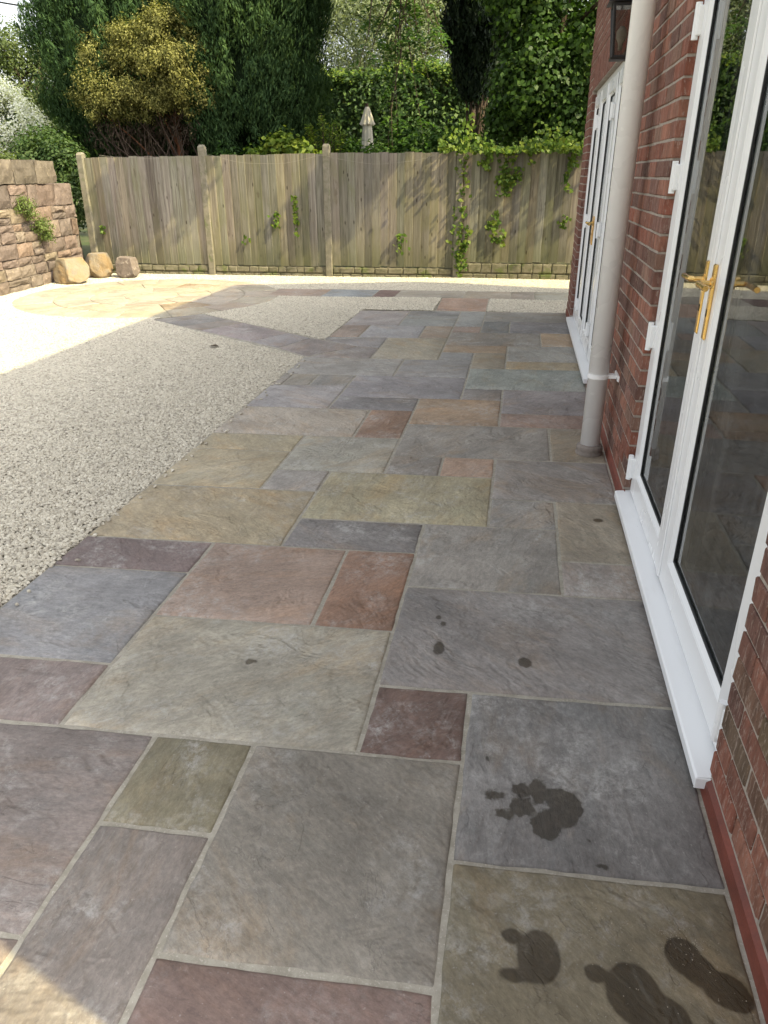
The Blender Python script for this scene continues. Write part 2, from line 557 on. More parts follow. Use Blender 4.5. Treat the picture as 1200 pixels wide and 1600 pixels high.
gr = tag(sheet('ground', [(-400, -400), (400, -400), (400, 600), (-400, 600)], -0.09, M['soil']), kind='structure')
bed = tag(sheet('gravel_bed', [(-7.3, -12), (8, -12), (8, 12.6), (-7.3, 12.0)], -0.022, M['gravelbed']), kind='structure')  # base under the chippings, extended unseen behind the camera to bounce sunlight

# ------------------------------------------------------------------ the patio
CX = {-6: -1.878, -5: -1.575, -4: -1.27, -3: -0.963, -2: -0.66, -1: -0.358, 0: -0.058, 1: 0.264, 2: 0.583}
RY = {-3: 0.32, -2: 0.64, -1: 0.957, 0: 1.273, 1: 1.605, 2: 1.922, 3: 2.234, 4: 2.566, 5: 2.853, 6: 3.158, 7: 3.493, 8: 3.785,
      9: 4.083, 10: 4.39, 11: 4.70, 12: 5.0, 13: 5.325, 14: 5.63, 15: 5.975, 16: 6.30, 17: 6.60, 18: 6.92, 19: 7.24,
      20: 7.565, 21: 7.90, 22: 8.235, 23: 8.55, 24: 8.87, 25: 9.21}
CX[-7] = -2.18


def rowy(j, x):
    y = RY[j]
    return y + (0.045 + max(0, y - 1.3) * 0.008) * x


def gxy(i, j):
    return (CX[i], rowy(j, CX[i]))


patio = tag(mesh_obj('patio', [(-1.872, -2, -0.006), (0.62, -2, -0.006), (0.62, 9.235, -0.006), (-1.885, 9.04, -0.006)], [(0, 1, 2, 3)], M['mortar'],
                     origin=(0, 0, -0.006)), kind='structure')


def slab(corners, color, parent, mat=None, cell=0.05, gap=0.0058, fmap=None, relief=1.0, tex=None):
    """one riven flagstone over a four-cornered (or mapped) outline, wobbly arrises"""
    c = [Vector((x, y, 0)) for x, y in corners]
    w = ((c[1] - c[0]).length + (c[2] - c[3]).length) / 2
    l = ((c[3] - c[0]).length + (c[2] - c[1]).length) / 2
    nx = max(4, int(w / cell)); ny = max(4, int(l / cell))
    if fmap is None:
        def fmap(u, v):
            return (c[0] * (1 - u) * (1 - v) + c[1] * u * (1 - v) + c[2] * u * v + c[3] * (1 - u) * v)
    ctr = fmap(0.5, 0.5)
    org = Vector((ctr.x, ctr.y, -0.03))
    du, dv = gap / w, gap / l
    eu, ev = 0.011 / w, 0.011 / l
    us = [du, du + eu * 0.35, du + eu] + [du + eu + (1 - 2 * (du + eu)) * i / nx for i in range(1, nx)] + [1 - du - eu, 1 - du - eu * 0.35, 1 - du]
    vs = [dv, dv + ev * 0.35, dv + ev] + [dv + ev + (1 - 2 * (dv + ev)) * i / ny for i in range(1, ny)] + [1 - dv - ev, 1 - dv - ev * 0.35, 1 - dv]
    seed = rnd.uniform(0, 50)
    tilt = (rnd.uniform(-.003, .003), rnd.uniform(-.003, .003))
    V, F = [], []
    NU, NV = len(us), len(vs)
    for b, v in enumerate(vs):
        for a, u in enumerate(us):
            p = fmap(u, v)
            eb = min(a, NU - 1 - a, b, NV - 1 - b)
            q = Vector((p.x * 9 + seed, p.y * 9, seed))
            jx = mnoise.noise(q * 2.2) * 0.0045
            jy = mnoise.noise(q * 2.2 + Vector((31, 7, 5))) * 0.0045
            z = relief * (mnoise.noise(q * 0.45) * 0.0022 + mnoise.noise(q * 1.3) * 0.0012) + tilt[0] * (u - .5) + tilt[1] * (v - .5)
            z += (-0.008, -0.0025, 0.0)[min(eb, 2)]
            V.append((p.x + jx, p.y + jy, z))
    for b in range(NV - 1):
        for a in range(NU - 1):
            i = b * NU + a
            F.append((i, i + 1, i + NU + 1, i + NU))
    # skirt
    ring = [a for a in range(NU)] + [b * NU + NU - 1 for b in range(1, NV)] + [(NV - 1) * NU + a for a in range(NU - 2, -1, -1)] + [b * NU for b in range(NV - 2, 0, -1)]
    n0 = len(V)
    for i in ring:
        x, y, z = V[i]
        V.append((x, y, -0.03))
    m = len(ring)
    for k in range(m):
        F.append((ring[k], n0 + k, n0 + (k + 1) % m, ring[(k + 1) % m]))
    o = mesh_obj('paving_slab', V, F, mat or M['sandstone'], parent, True, origin=org)
    g_ = sum(color) / 3
    col = lin([g_ + (c_ - g_) * 0.74 for c_ in color])
    col = (col[0] * 1.05, col[1] * 0.985, col[2] * 0.895)
    o.color = (*[v * SLABK * rnd.uniform(0.97, 1.03) for v in col], 1)
    return o


SLABK = 1.06
GREY = (138, 136, 132); BLUE = (126, 129, 138); OLIVE = (146, 139, 118); TAN = (150, 134, 110); RED = (136, 108, 94)
PURP = (118, 104, 106); DARK = (106, 107, 112); PINK = (146, 126, 116); TEAL = (132, 138, 132); MAR = (112, 88, 80)
near = [
    (0, 2, -2, 0, (120, 111, 90)), (0, 2, 0, 2, (118, 120, 122)), (-1, 0, 1, 2, MAR), (-2, 0, -1, 1, (130, 123, 118)),
    (-2, 0, -3, -1, (126, 108, 101)), (-3, -2, -2, 0, (126, 120, 116)), (-3, -2, 0, 1, (122, 118, 96)), (-5, -3, -1, 1, (124, 116, 113)),
    (-5, -3, -3, -1, (124, 112, 106)), (-6, -5, -1, 1, GREY), (-6, -5, -3, -1, OLIVE), (-6, -4, 1, 2, (128, 119, 115)),
    (-6, -4, 2, 4, (127, 130, 136)), (-6, -4, 4, 5, (118, 104, 102)), (-4, -2, 3, 5, (150, 134, 120)), (-2, -1, 3, 5, (136, 107, 88)),
    (-4, -1, 1, 3, (150, 148, 136)), (-1, 2, 2, 4, (126, 125, 124)), (-1, 1, 4, 6, (136, 135, 131)), (1, 2, 5, 7, (136, 128, 114)),
    (1, 2, 4, 5, (130, 126, 123)), (0, 1, 6, 7, (134, 134, 132)), (-3, -1, 5, 6, (112, 112, 116)), (-3, 0, 6, 8, (151, 142, 116)),
    (-6, -3, 5, 7, (150, 138, 113)), (0, 2, 7, 9, (128, 127, 127)), (-2, 1, 9, 11, (130, 129, 126)), (1, 2, 9, 11, (126, 119, 103)),
    (-1, 0, 8, 9, (150, 128, 112)), (-2, -1, 8, 9, (134, 131, 128)), (-4, -2, 8, 10, (143, 142, 136)), (-4, -3, 7, 8, (140, 139, 137)),
    (-6, -4, 7, 9, (152, 144, 122)), (-6, -4, 9, 10, (150, 141, 118)), (-6, -3, 10, 12, (148, 144, 132)), (-3, -2, 10, 12, (136, 112, 98)),
    (-2, 0, 11, 13, (146, 130, 106)), (0, 2, 11, 12, (138, 121, 113)), (0, 2, 12, 14, (128, 128, 130)), (-1, 0, 13, 14, (128, 127, 126)),
    (-4, -2, 12, 13, (118, 120, 124)), (-6, -4, 12, 14, (140, 142, 147)), (-4, -1, 13, 15, (132, 133, 136)),
    (-6, -3, 15, 17, (143, 144, 142)), (-3, -1, 15, 17, (134, 137, 140)), (-2, -1, 17, 18, (126, 128, 133)), (-2, 0, 18, 19, (146, 129, 108)),
    (-1, 0, 16, 18, (134, 127, 116)), (0, 2, 17, 19, (138, 139, 135)), (0, 2, 16, 17, (148, 136, 112)), (-1, 2, 14, 16, (130, 135, 132)),
    (-4, -2, 17, 20, (146, 139, 126)), (-2, 1, 19, 21, (128, 125, 120)), (1, 2, 19, 21, (152, 134, 110)), (-2, -1, 21, 22, (134, 117, 108)),
    (-3, -2, 20, 22, (140, 131, 120)), (-5, -3, 20, 22, (136, 138, 140)), (-6, -5, 20, 22, (136, 121, 115)),
    (-6, -4, 22, 25, (138, 138, 136)), (-4, -2, 22, 24, (132, 136, 136)), (-4, -2, 24, 25, (116, 119, 122)), (-2, -1, 22, 25, (128, 130, 134)),
    (-1, 2, 23, 25, (132, 131, 130)), (-1, 0, 21, 23, (112, 114, 122)), (0, 2, 21, 23, (118, 120, 126)),
]
WET = {
    (0, 2, -2, 0): ([[0.147, 1.062, 0.046, 0.062], [0.088, 1.098, 0.022, 0.018], [0.096, 1.012, 0.032, 0.015], [0.263, 1.046, 0.024, 0.021],
                     [0.336, 1.017, 0.056, 0.065], [0.381, 0.975, 0.061, 0.05], [0.448, 1.118, 0.037, 0.041], [0.477, 1.089, 0.036, 0.035],
                     [0.521, 1.057, 0.046, 0.038], [0.544, 1.039, 0.028, 0.026]], 0.004),
    (0, 2, 0, 2): ([[0.22, 1.479, 0.045, 0.066], [0.172, 1.418, 0.040, 0.050], [0.152, 1.528, 0.026, 0.048], [0.108, 1.526, 0.025, 0.028],
                    [0.108, 1.465, 0.036, 0.033], [0.064, 1.437, 0.028, 0.017], [0.039, 1.495, 0.027, 0.018], [0.191, 1.522, 0.030, 0.028],
                    [0.298, 1.315, 0.012, 0.01], [0.013, 1.63, 0.007, 0.009], [0.277, 1.388, 0.006, 0.005]], 0.018),
    (-1, 2, 2, 4): ([[0.115, 2.105, 0.024, 0.028], [-0.182, 2.138, 0.02, 0.042], [-0.202, 2.332, 0.011, 0.013], [-0.182, 2.292, 0.011, 0.015]], 0.008),
    (-4, -1, 1, 3): ([[-0.809, 1.944, 0.013, 0.014], [-0.795, 1.95, 0.012, 0.008]], 0.008),
    (1, 2, 5, 7): ([[0.462, 3.315, 0.025, 0.022]], 0.008),
}
for (i0, i1, j0, j1, colr) in near:
    cs = [gxy(i0, j0), gxy(i1, j0), gxy(i1, j1), gxy(i0, j1)]
    if j1 <= 2: colr = tuple(q * 0.965 for q in colr)
    elif j0 >= 5: colr = tuple(min(q * 1.05, 172) for q in colr)
    mat = None
    if (i0, i1, j0, j1) in WET:
        cx = sum(p[0] for p in cs) / 4; cy = sum(p[1] for p in cs) / 4
        w, wn_ = WET[(i0, i1, j0, j1)]
        mat = sandstone('sandstone_with_wet_marks', [(a - cx, b - cy, c, d) for a, b, c, d in w], wn_, 0.022 if j1 == 0 else 0.010)
    slab(cs, colr, patio, mat, cell=0.05 if j0 < 6 else 0.08)
# small stones of the left edge
ya, yb = rowy(14, -1.8), rowy(15, -1.8)
slab([(-1.878, ya), (-1.79, ya), (-1.79, yb), (-1.878, yb)], GREY, patio)
slab([(-1.79, ya), (-1.575, ya + .02), (-1.575, yb + .02), (-1.79, yb)], (140, 138, 128), patio)
slab([(-1.575, ya + .02), (-1.27, ya + .04), (-1.27, yb + .04), (-1.575, yb + .02)], (134, 135, 136), patio)
# cut stones where the curved path joins
y17 = rowy(17, -1.6)
slab([(-1.845, y17 - .02), (-1.27, y17 + .03), (-1.27, 6.96), (-1.48, 6.975)], (130, 127, 126), patio)
slab([(-1.91, 7.22), (-1.48, 6.98), (-1.27, 6.965), (-1.27, 7.43)], (132, 132, 132), patio)
slab([(-1.91, 7.225), (-1.27, 7.435), (-1.27, rowy(20, -1.27)), (-1.878, rowy(20, -1.878))], (134, 134, 134), patio)

# the path leading off to the round terrace
path = tag(mesh_obj('path', [(-4.15, 7.95, -0.007), (-1.9, 6.44, -0.007), (-1.45, 6.98, -0.007), (-1.93, 7.27, -0.007), (-3.72, 8.47, -0.007)],
                    [(0, 1, 2, 3, 4)], M['mortar'], origin=(0, 0, -0.007)), kind='structure')
A0, A1 = Vector((-4.10, 7.98, 0)), Vector((-2.232, 6.785, 0))
B0, B1 = Vector((-3.70, 8.45, 0)), Vector((-2.042, 7.279, 0))
pt = [0, 0.12, 0.27, 0.42, 0.81, 1.0]
pc = [(132, 131, 128), (122, 121, 124), (128, 126, 124), (136, 132, 132), (134, 136, 140)]
for k in range(5):
    a, b = A0.lerp(A1, pt[k]), A0.lerp(A1, pt[k + 1])
    c, d = B0.lerp(B1, pt[k + 1]), B0.lerp(B1, pt[k])
    slab([(a.x, a.y), (b.x, b.y), (c.x, c.y), (d.x, d.y)], pc[k], path)
slab([(-2.232, 6.785), (-1.86, 6.47), (-1.49, 6.965), (-2.042, 7.275)], (136, 131, 130), path)

# strip of slabs along the fence, with one slab stepping back to the patio
strip = tag(mesh_obj('path', [(-3.34, 9.99, -0.007), (-1.0, 10.17, -0.007), (-0.975, 9.12, -0.007), (-0.36, 9.17, -0.007), (-0.36, 10.22, -0.007), (2.6, 10.45, -0.007), (2.6, 11.12, -0.007), (-3.45, 10.66, -0.007)],
                     [tuple(range(8))], M['mortar'], origin=(0, 0, -0.007)), kind='structure')


def sy(x, top):
    return (10.92 if top else 10.25) + 0.076 * x


xs = [-3.42, -2.66, -1.96, -1.65, -0.72, -0.09, 0.23, 0.85, 1.45, 2.05, 2.6]
sc = [(140, 128, 122), (126, 134, 142), (132, 106, 102), (142, 139, 128), (140, 138, 132), (132, 126, 120), (136, 138, 132), GREY, OLIVE, BLUE]
sc = [(146, 132, 124), (124, 134, 144), (104, 86, 86), (140, 138, 130), (142, 138, 128), (132, 126, 122), (136, 136, 130), GREY, OLIVE, BLUE]
for k in range(len(xs) - 1):
    x0, x1 = xs[k], xs[k + 1]
    slab([(x0, sy(x0, 0)), (x1, sy(x1, 0)), (x1, sy(x1, 1)), (x0, sy(x0, 1))], sc[k], strip, cell=0.12)
slab([(-0.975, 9.17), (-0.36, 9.21), (-0.37, sy(-.37, 0)), (-1.0, sy(-1, 0))], (146, 126, 112), strip, cell=0.12)

# round terrace, laid in rings
TC, TR = (-4.95, 9.68), 1.75
cv = [(TC[0] + (TR - .01) * math.cos(2 * math.pi * k / 60), TC[1] + (TR - .01) * math.sin(2 * math.pi * k / 60)) for k in range(60)]
terr = tag(mesh_obj('terrace', [(x, y, -0.011) for x, y in cv], [tuple(range(60))], M['mortar'], origin=(*TC, -0.011)), kind='structure')
PAL = [(156, 150, 138), (152, 144, 131), (158, 152, 140), (155, 147, 134), (154, 148, 137), (146, 128, 104)]
for r0, r1, n, ph in ((0.0, 0.36, 1, 0), (0.36, 0.80, 7, .2), (0.80, 1.26, 12, .05), (1.26, TR, 17, .12)):
    for k in range(n):
        t0 = 2 * math.pi * k / n + ph; t1 = 2 * math.pi * (k + 1) / n + ph
        if n == 1:
            def fm(u, v):
                a, b = 2 * u - 1, 2 * v - 1
                return Vector((TC[0] + r1 * a * math.sqrt(1 - b * b / 2), TC[1] + r1 * b * math.sqrt(1 - a * a / 2), 0))
        else:
            def fm(u, v):
                t = t0 + (t1 - t0) * u
                r = r1 + (r0 - r1) * v
                return Vector((TC[0] + r * math.cos(t), TC[1] + r * math.sin(t), 0))
        cs = [tuple(fm(u, v)[:2]) for u, v in ((0, 0), (1, 0), (1, 1), (0, 1))]
        c = PAL[rnd.randrange(5)] if rnd.random() < .9 else PAL[5]
        slab(cs, c, terr, cell=0.1, fmap=fm, gap=0.006)

# ------------------------------------------------------------------ gravel: one stone cloud per bed
def stone_mat():
    t = NT('limestone_chippings')
    oi = t.n('ShaderNodeObjectInfo')
    cr = t.n('ShaderNodeValToRGB')
    e = cr.color_ramp.elements
    e[0].position = 0; e[0].color = (0.41, 0.375, 0.30, 1)
    e[1].position = 1; e[1].color = (0.62, 0.58, 0.48, 1)
    a = e.new(0.25); a.color = (0.48, 0.44, 0.355, 1)
    b = e.new(0.7); b.color = (0.54, 0.50, 0.405, 1)
    c = e.new(0.06); c.color = (0.34, 0.31, 0.255, 1)
    t.link(oi.outputs['Random'], cr.inputs[0])
    tc = t.n('ShaderNodeTexCoord').outputs['Object']
    col = t.mix(0.6, cr.outputs[0], t.gray(t.ramp(t.noise(tc, 2.5, 4, 0.6), 0.3, 0.7, 0.75, 1.25)), 'MULTIPLY')
    t.bsdf(col, 0.85, 0.3)
    return t.m


M['stone'] = stone_mat()


def gravel_nodes():
    g = bpy.data.node_groups.new('scatter_chippings', 'GeometryNodeTree')
    g.interface.new_socket('Geometry', in_out='INPUT', socket_type='NodeSocketGeometry')
    g.interface.new_socket('Geometry', in_out='OUTPUT', socket_type='NodeSocketGeometry')
    N, L = g.nodes, g.links
    gi, go = N.new('NodeGroupInput'), N.new('NodeGroupOutput')
    join = N.new('GeometryNodeJoinGeometry')
    for k in range(5):
        ico = N.new('GeometryNodeMeshIcoSphere')
        ico.inputs['Radius'].default_value = 1.0
        ico.inputs['Subdivisions'].default_value = 2
        sp = N.new('GeometryNodeSetPosition')
        nz = N.new('ShaderNodeTexNoise'); nz.noise_dimensions = '4D'
        nz.inputs['W'].default_value = 3.7 * k
        nz.inputs['Scale'].default_value = 0.9
        nz.inputs['Detail'].default_value = 1.0
        sub = N.new('ShaderNodeVectorMath'); sub.operation = 'SUBTRACT'
        sub.inputs[1].default_value = (0.5, 0.5, 0.5)
        L.new(nz.outputs['Color'], sub.inputs[0])
        mul = N.new('ShaderNodeVectorMath'); mul.operation = 'SCALE'
        mul.inputs['Scale'].default_value = 1.7
        L.new(sub.outputs[0], mul.inputs[0])
        L.new(ico.outputs[0], sp.inputs['Geometry'])
        L.new(mul.outputs[0], sp.inputs['Offset'])
        sm = N.new('GeometryNodeSetMaterial'); sm.inputs['Material'].default_value = M['stone']
        L.new(sp.outputs[0], sm.inputs[0])
        ti = N.new('GeometryNodeGeometryToInstance')
        L.new(sm.outputs[0], ti.inputs[0])
        L.new(ti.outputs[0], join.inputs[0])
    iop = N.new('GeometryNodeInstanceOnPoints')
    iop.inputs['Pick Instance'].default_value = True
    m2p = N.new('GeometryNodeMeshToPoints')
    L.new(gi.outputs[0], m2p.inputs[0])
    L.new(m2p.outputs[0], iop.inputs['Points'])
    L.new(join.outputs[0], iop.inputs['Instance'])
    rr = N.new('FunctionNodeRandomValue'); rr.data_type = 'FLOAT_VECTOR'
    rr.inputs[0].default_value = (-0.5, -0.5, 0); rr.inputs[1].default_value = (0.5, 0.5, 6.283)
    L.new(rr.outputs[0], iop.inputs['Rotation'])
    rs = N.new('FunctionNodeRandomValue'); rs.data_type = 'FLOAT_VECTOR'
    rs.inputs[0].default_value = (0.0080, 0.0062, 0.0048); rs.inputs[1].default_value = (0.0140, 0.0105, 0.0080)
    rs.inputs['Seed'].default_value = 5
    L.new(rs.outputs[0], iop.inputs['Scale'])
    L.new(iop.outputs[0], go.inputs[0])
    return g


GN = gravel_nodes()
sp = 0.0148
gx, gy = np.meshgrid(np.arange(-7.2, 3.0, sp), np.arange(1.2, 12.6, sp * 0.9))
gx = gx.ravel() + rng.uniform(-.45, .45, gx.size) * sp
gy = gy.ravel() + rng.uniform(-.45, .45, gy.size) * sp
# what the picture can see, with a margin for a step to the side
yaw, pit = R(10), R(24.72)
fx, fy = -math.sin(yaw), math.cos(yaw)
dep = (gx * fx + gy * fy) * math.cos(pit) + 1.51 * math.sin(pit)
lat = gx * fy - gy * fx
keep = (np.abs(lat / dep) < 600 / 1145 * 1.22)
gx, gy = gx[keep], gy[keep]
fence_y = lambda x: 12.25 + 0.06 * x
keep = (gy < fence_y(gx) - 0.03) & (gx > -7.0 - (gy - 9.3) * 0.06) & ((gx - TC[0]) ** 2 + (gy - TC[1]) ** 2 > (TR - .004) ** 2)
gx, gy = gx[keep], gy[keep]


def side(p, q):
    return (q[0] - p[0]) * (gy - p[1]) - (q[1] - p[1]) * (gx - p[0])


below = side((-4.10, 7.97), (-1.87, 6.44)) < 0                     # nearer than the path
above = side((-3.70, 8.46), (-1.905, 7.25)) > 0                    # beyond the path
instrip = (gy > sy(gx, 0) - .008) & (gy < sy(gx, 1) + .008) & (gx > -3.44)
lead = (gx > -1.01) & (gx < -0.35) & (gy < 10.6)
edge = gx < -1.877
heap = np.zeros_like(gx)
masks = {
    'main': (below | (gx < -4.1)) & edge & (gy < 9.5),
    'wedge': above & ~instrip & (gy < sy(gx, 0)) & (((gx > -3.75) & edge) | ((gy > 9.195 + .04 * gx) & (gx > -1.95) & (gx < -1.0))) & ~lead,
    'strip': (gy > sy(gx, 1)) & (gx > -3.44) | ((gx <= -3.44) & (gy > 9.5)),
    'patch': (gx > -0.352) & (gy > 9.23) & (gy < sy(gx, 0)) & ~instrip,
}
LBL = {'main': 'wide bed of cream limestone chippings left of the paving',
       'wedge': 'patch of cream chippings between round terrace, path and patio',
       'strip': 'band of pale chippings along the foot of the fence',
       'patch': 'small square of chippings between patio and fence by the house corner'}
for k, m in masks.items():
    x, y = gx[m], gy[m]
    z = rng.uniform(-0.009, -0.002, x.size)
    if k == 'strip':
        z = z + 0.014 * np.clip((y - sy(x, 1)) / 0.8, 0, 1) * np.clip((np.hypot(x - TC[0], y - TC[1]) - TR) / .5, 0, 1) + 0.03 * np.exp(-((x + 0.75) / 0.8) ** 2 - ((y - 11.75) / .35) ** 2)
    else:
        und = np.sin(x * 2.1 + y * .7) * np.sin(y * 1.7 - x * .4) * .006
        z = z + und
    if k == 'main':
        ex = np.abs(rng.normal(size=46)) * .045 - 1.868; ey = rng.uniform(2.0, 6.3, 46)
        x = np.concatenate([x, ex]); y = np.concatenate([y, ey]); z = np.concatenate([z, np.full(46, .006)])
    me = bpy.data.meshes.new('gravel')
    me.vertices.add(x.size)
    me.vertices.foreach_set('co', np.stack([x, y, z], 1).ravel())
    me.materials.append(M['stone'])
    o = bpy.data.objects.new('gravel', me)
    place(o, (0, 0, 0))
    md = o.modifiers.new('scatter', 'NODES')
    md.node_group = GN
    tag(o, LBL[k], 'gravel', kind='stuff')

# ------------------------------------------------------------------ the house
WX = 0.595                      # outer face of the brickwork
HY0, HY1 = 0.30, 9.25           # its two ends
EAVE = 5.05
house = empty('brick_house', (WX, 4.8, 0), 'red brick house with white glazed doors along the patio', 'house')
D1 = (1.61, 3.58, 0.06, 2.27)   # door opening: y0, y1, z0, z1
D2 = (5.85, 8.65, 0.06, 2.27)
MX = WX + 0.0045                 # mortar face
TH = 0.30


def wbox(y0, y1, z0, z1):
    return chbox(MX, MX + TH - 0.01, y0, y1, z0, z1, 0.0005)


wall = mesh_obj('wall', *merge([
    wbox(HY0 + .009, D1[0] - .006, -0.05, EAVE), wbox(D1[1] + .006, D2[0] - .006, -0.05, EAVE), wbox(D2[1] + .006, HY1 - .009, -0.05, EAVE),
    wbox(D1[0] - .005, D1[1] + .005, D1[3], EAVE), wbox(D2[0] - .005, D2[1] + .005, D2[3], EAVE),
    wbox(D1[0] - .005, D1[1] + .005, -0.05, 0.02), wbox(D2[0] - .005, D2[1] + .005, -0.05, 0.02),
    chbox(MX + TH, 8.2, HY0 + .009, HY0 + .30, -0.05, EAVE, 0.0005), chbox(MX + TH, 8.2, HY1 - .30, HY1 - .009, -0.05, EAVE, 0.0005),
    chbox(8.2, 8.45, HY0 + .009, HY1 - .009, -0.05, EAVE, 0.0005)]), M['wallmortar'], house)

BRK = [(134, 86, 70), (142, 90, 72), (118, 80, 68), (150, 98, 78), (126, 88, 76), (108, 76, 66), (140, 82, 64), (130, 96, 80)]
GRN = [(100, 82, 62), (108, 80, 64), (94, 76, 60)]
brick_meshes = {}


def brick_mesh(ly, variant, lx=0.1025, lz=0.065):
    key = (round(ly, 3), variant, round(lx, 3), round(lz, 3))
    if key not in brick_meshes:
        V, F = chbox(-lx / 2, lx / 2, -ly / 2, ly / 2, -lz / 2, lz / 2, 0.0032)
        rr = random.Random(hash(key) % 1000)
        V = [(x + rr.uniform(-.001, .001), y + rr.uniform(-.0018, .0018), z + rr.uniform(-.0014, .0014)) for x, y, z in V]
        me = bpy.data.meshes.new('brick'); me.from_pydata(V, [], F); me.materials.append(M['brick']); me.update()
        brick_meshes[key] = me
    return brick_meshes[key]


jobs = []                        # y centre, x centre, z centre, length y, length x, length z
zt = 3.45
course = 0
z = 0.075
while z + .0325 < zt:
    zc = z + 0.0325
    off = 0.1125 if course % 2 else 0.0
    spans = []
    if zc + .03 < D1[3] - 0.0:
        spans.append((HY0, D1[0])); spans.append((D1[1], D2[0])); spans.append((D2[1], HY1))
    elif zc < D1[3] + .23:
        spans.append((HY0, D1[0] - .1)); spans.append((D1[1] + .1, D2[0] - .1)); spans.append((D2[1] + .1, HY1))
    else:
        spans.append((HY0, HY1))
    for (a, b) in spans:
        # stretcher bond starting from the far end of each pier, half bats where needed
        y = b
        first = True
        while y - a > 0.03:
            L = 0.215
            if first and course % 2: L = 0.1025
            first = False
            L = min(L, y - a)
            if y - a - L < 0.05: L = y - a
            jobs.append((y - L / 2, WX + 0.05125, zc, L, 0.1025, 0.065))
            y -= L + 0.010
    z += 0.075
    course += 1
# soldier course over each door
for D in (D1, D2):
    y = D[0] - .09
    while y < D[1] + .09:
        jobs.append((y, WX + .05125, D[3] + .112, 0.065, 0.1025, 0.215))
        y += 0.075
# keep as objects the bricks that show largest in the picture; the rest become one part
proj_f = 1145.0


def brick_px(b):
    y, x, zc, L = b[:4]
    vx, vy, vz = WX, y, zc - 1.51
    dp = (vx * fx + vy * fy) * math.cos(pit) - vz * math.sin(pit)
    if dp <= 0.2: return -1
    up = (vx * fx + vy * fy) * math.sin(pit) + vz * math.cos(pit)
    la = vx * fy - vy * fx
    sx, sy_ = 600 + proj_f * la / dp, 800 - proj_f * up / dp
    if sx > 1215 or sx < 0 or sy_ < -25 or sy_ > 1640: return -1
    return (L * 0.6 / dp) * (b[5] / dp)


jobs.sort(key=brick_px, reverse=True)
for n, b in enumerate(jobs):
    y, x, zc, L, lx, lz = b
    low = zc < 0.55 and y < 1.7
    c = rnd.choice(GRN if (low and rnd.random() < .45) else BRK)
    if lz > 0.1: c = (142, 78, 60)
    if n < 300 and brick_px(b) > 0:
        o = bpy.data.objects.new('brick', brick_mesh(L, rnd.randrange(3), lx, lz))
        place(o, (x + rnd.uniform(-.0025, .0025), y, zc), wall)
        o.rotation_euler = (rnd.uniform(-.006, .006), 0, rnd.uniform(-.008, .008))
        kk = rnd.uniform(0.82, 1.15)
        gm = sum(c) / 3
        o.color = (*[v * kk for v in lin([gm + (q - gm) * .84 for q in c])], 1)
    else:
        break
rest = jobs[n:]
V, F, CLR = [], [], []
for (y, x, zc, L, lx, lz) in rest:
    v, f = chbox(x - lx / 2, x + lx / 2, y - L / 2, y + L / 2, zc - lz / 2, zc + lz / 2, 0.0045)
    dx = rnd.uniform(-.0025, .0025)
    k0 = len(V)
    V += [(a + dx, b2, c2) for a, b2, c2 in v]
    F += [tuple(i + k0 for i in q) for q in f]
ob = mesh_obj('brickwork', V, F, M['brick'], wall)
ob.color = (*lin((122, 85, 74)), 1)
tag(ob, kind='stuff')

# red painted plinth along the foot, interrupted by the door sills
for (a, b) in ((HY0, D1[0] + .02), (D1[1] - .02, D2[0] + .02), (D2[1] - .02, HY1)):
    V = [(WX - .010, a, -0.02), (WX - .010, b, -0.02), (WX - .008, b, .046), (WX - .008, a, .046), (WX + .012, a, .062), (WX + .012, b, .062), (WX + .012, a, -.02), (WX + .012, b, -.02)]
    F = [(0, 3, 2, 1), (3, 4, 5, 2), (0, 6, 4, 3), (1, 2, 5, 7), (4, 6, 7, 5)]
    mesh_obj('plinth', V, F, M['redplinth'], house)


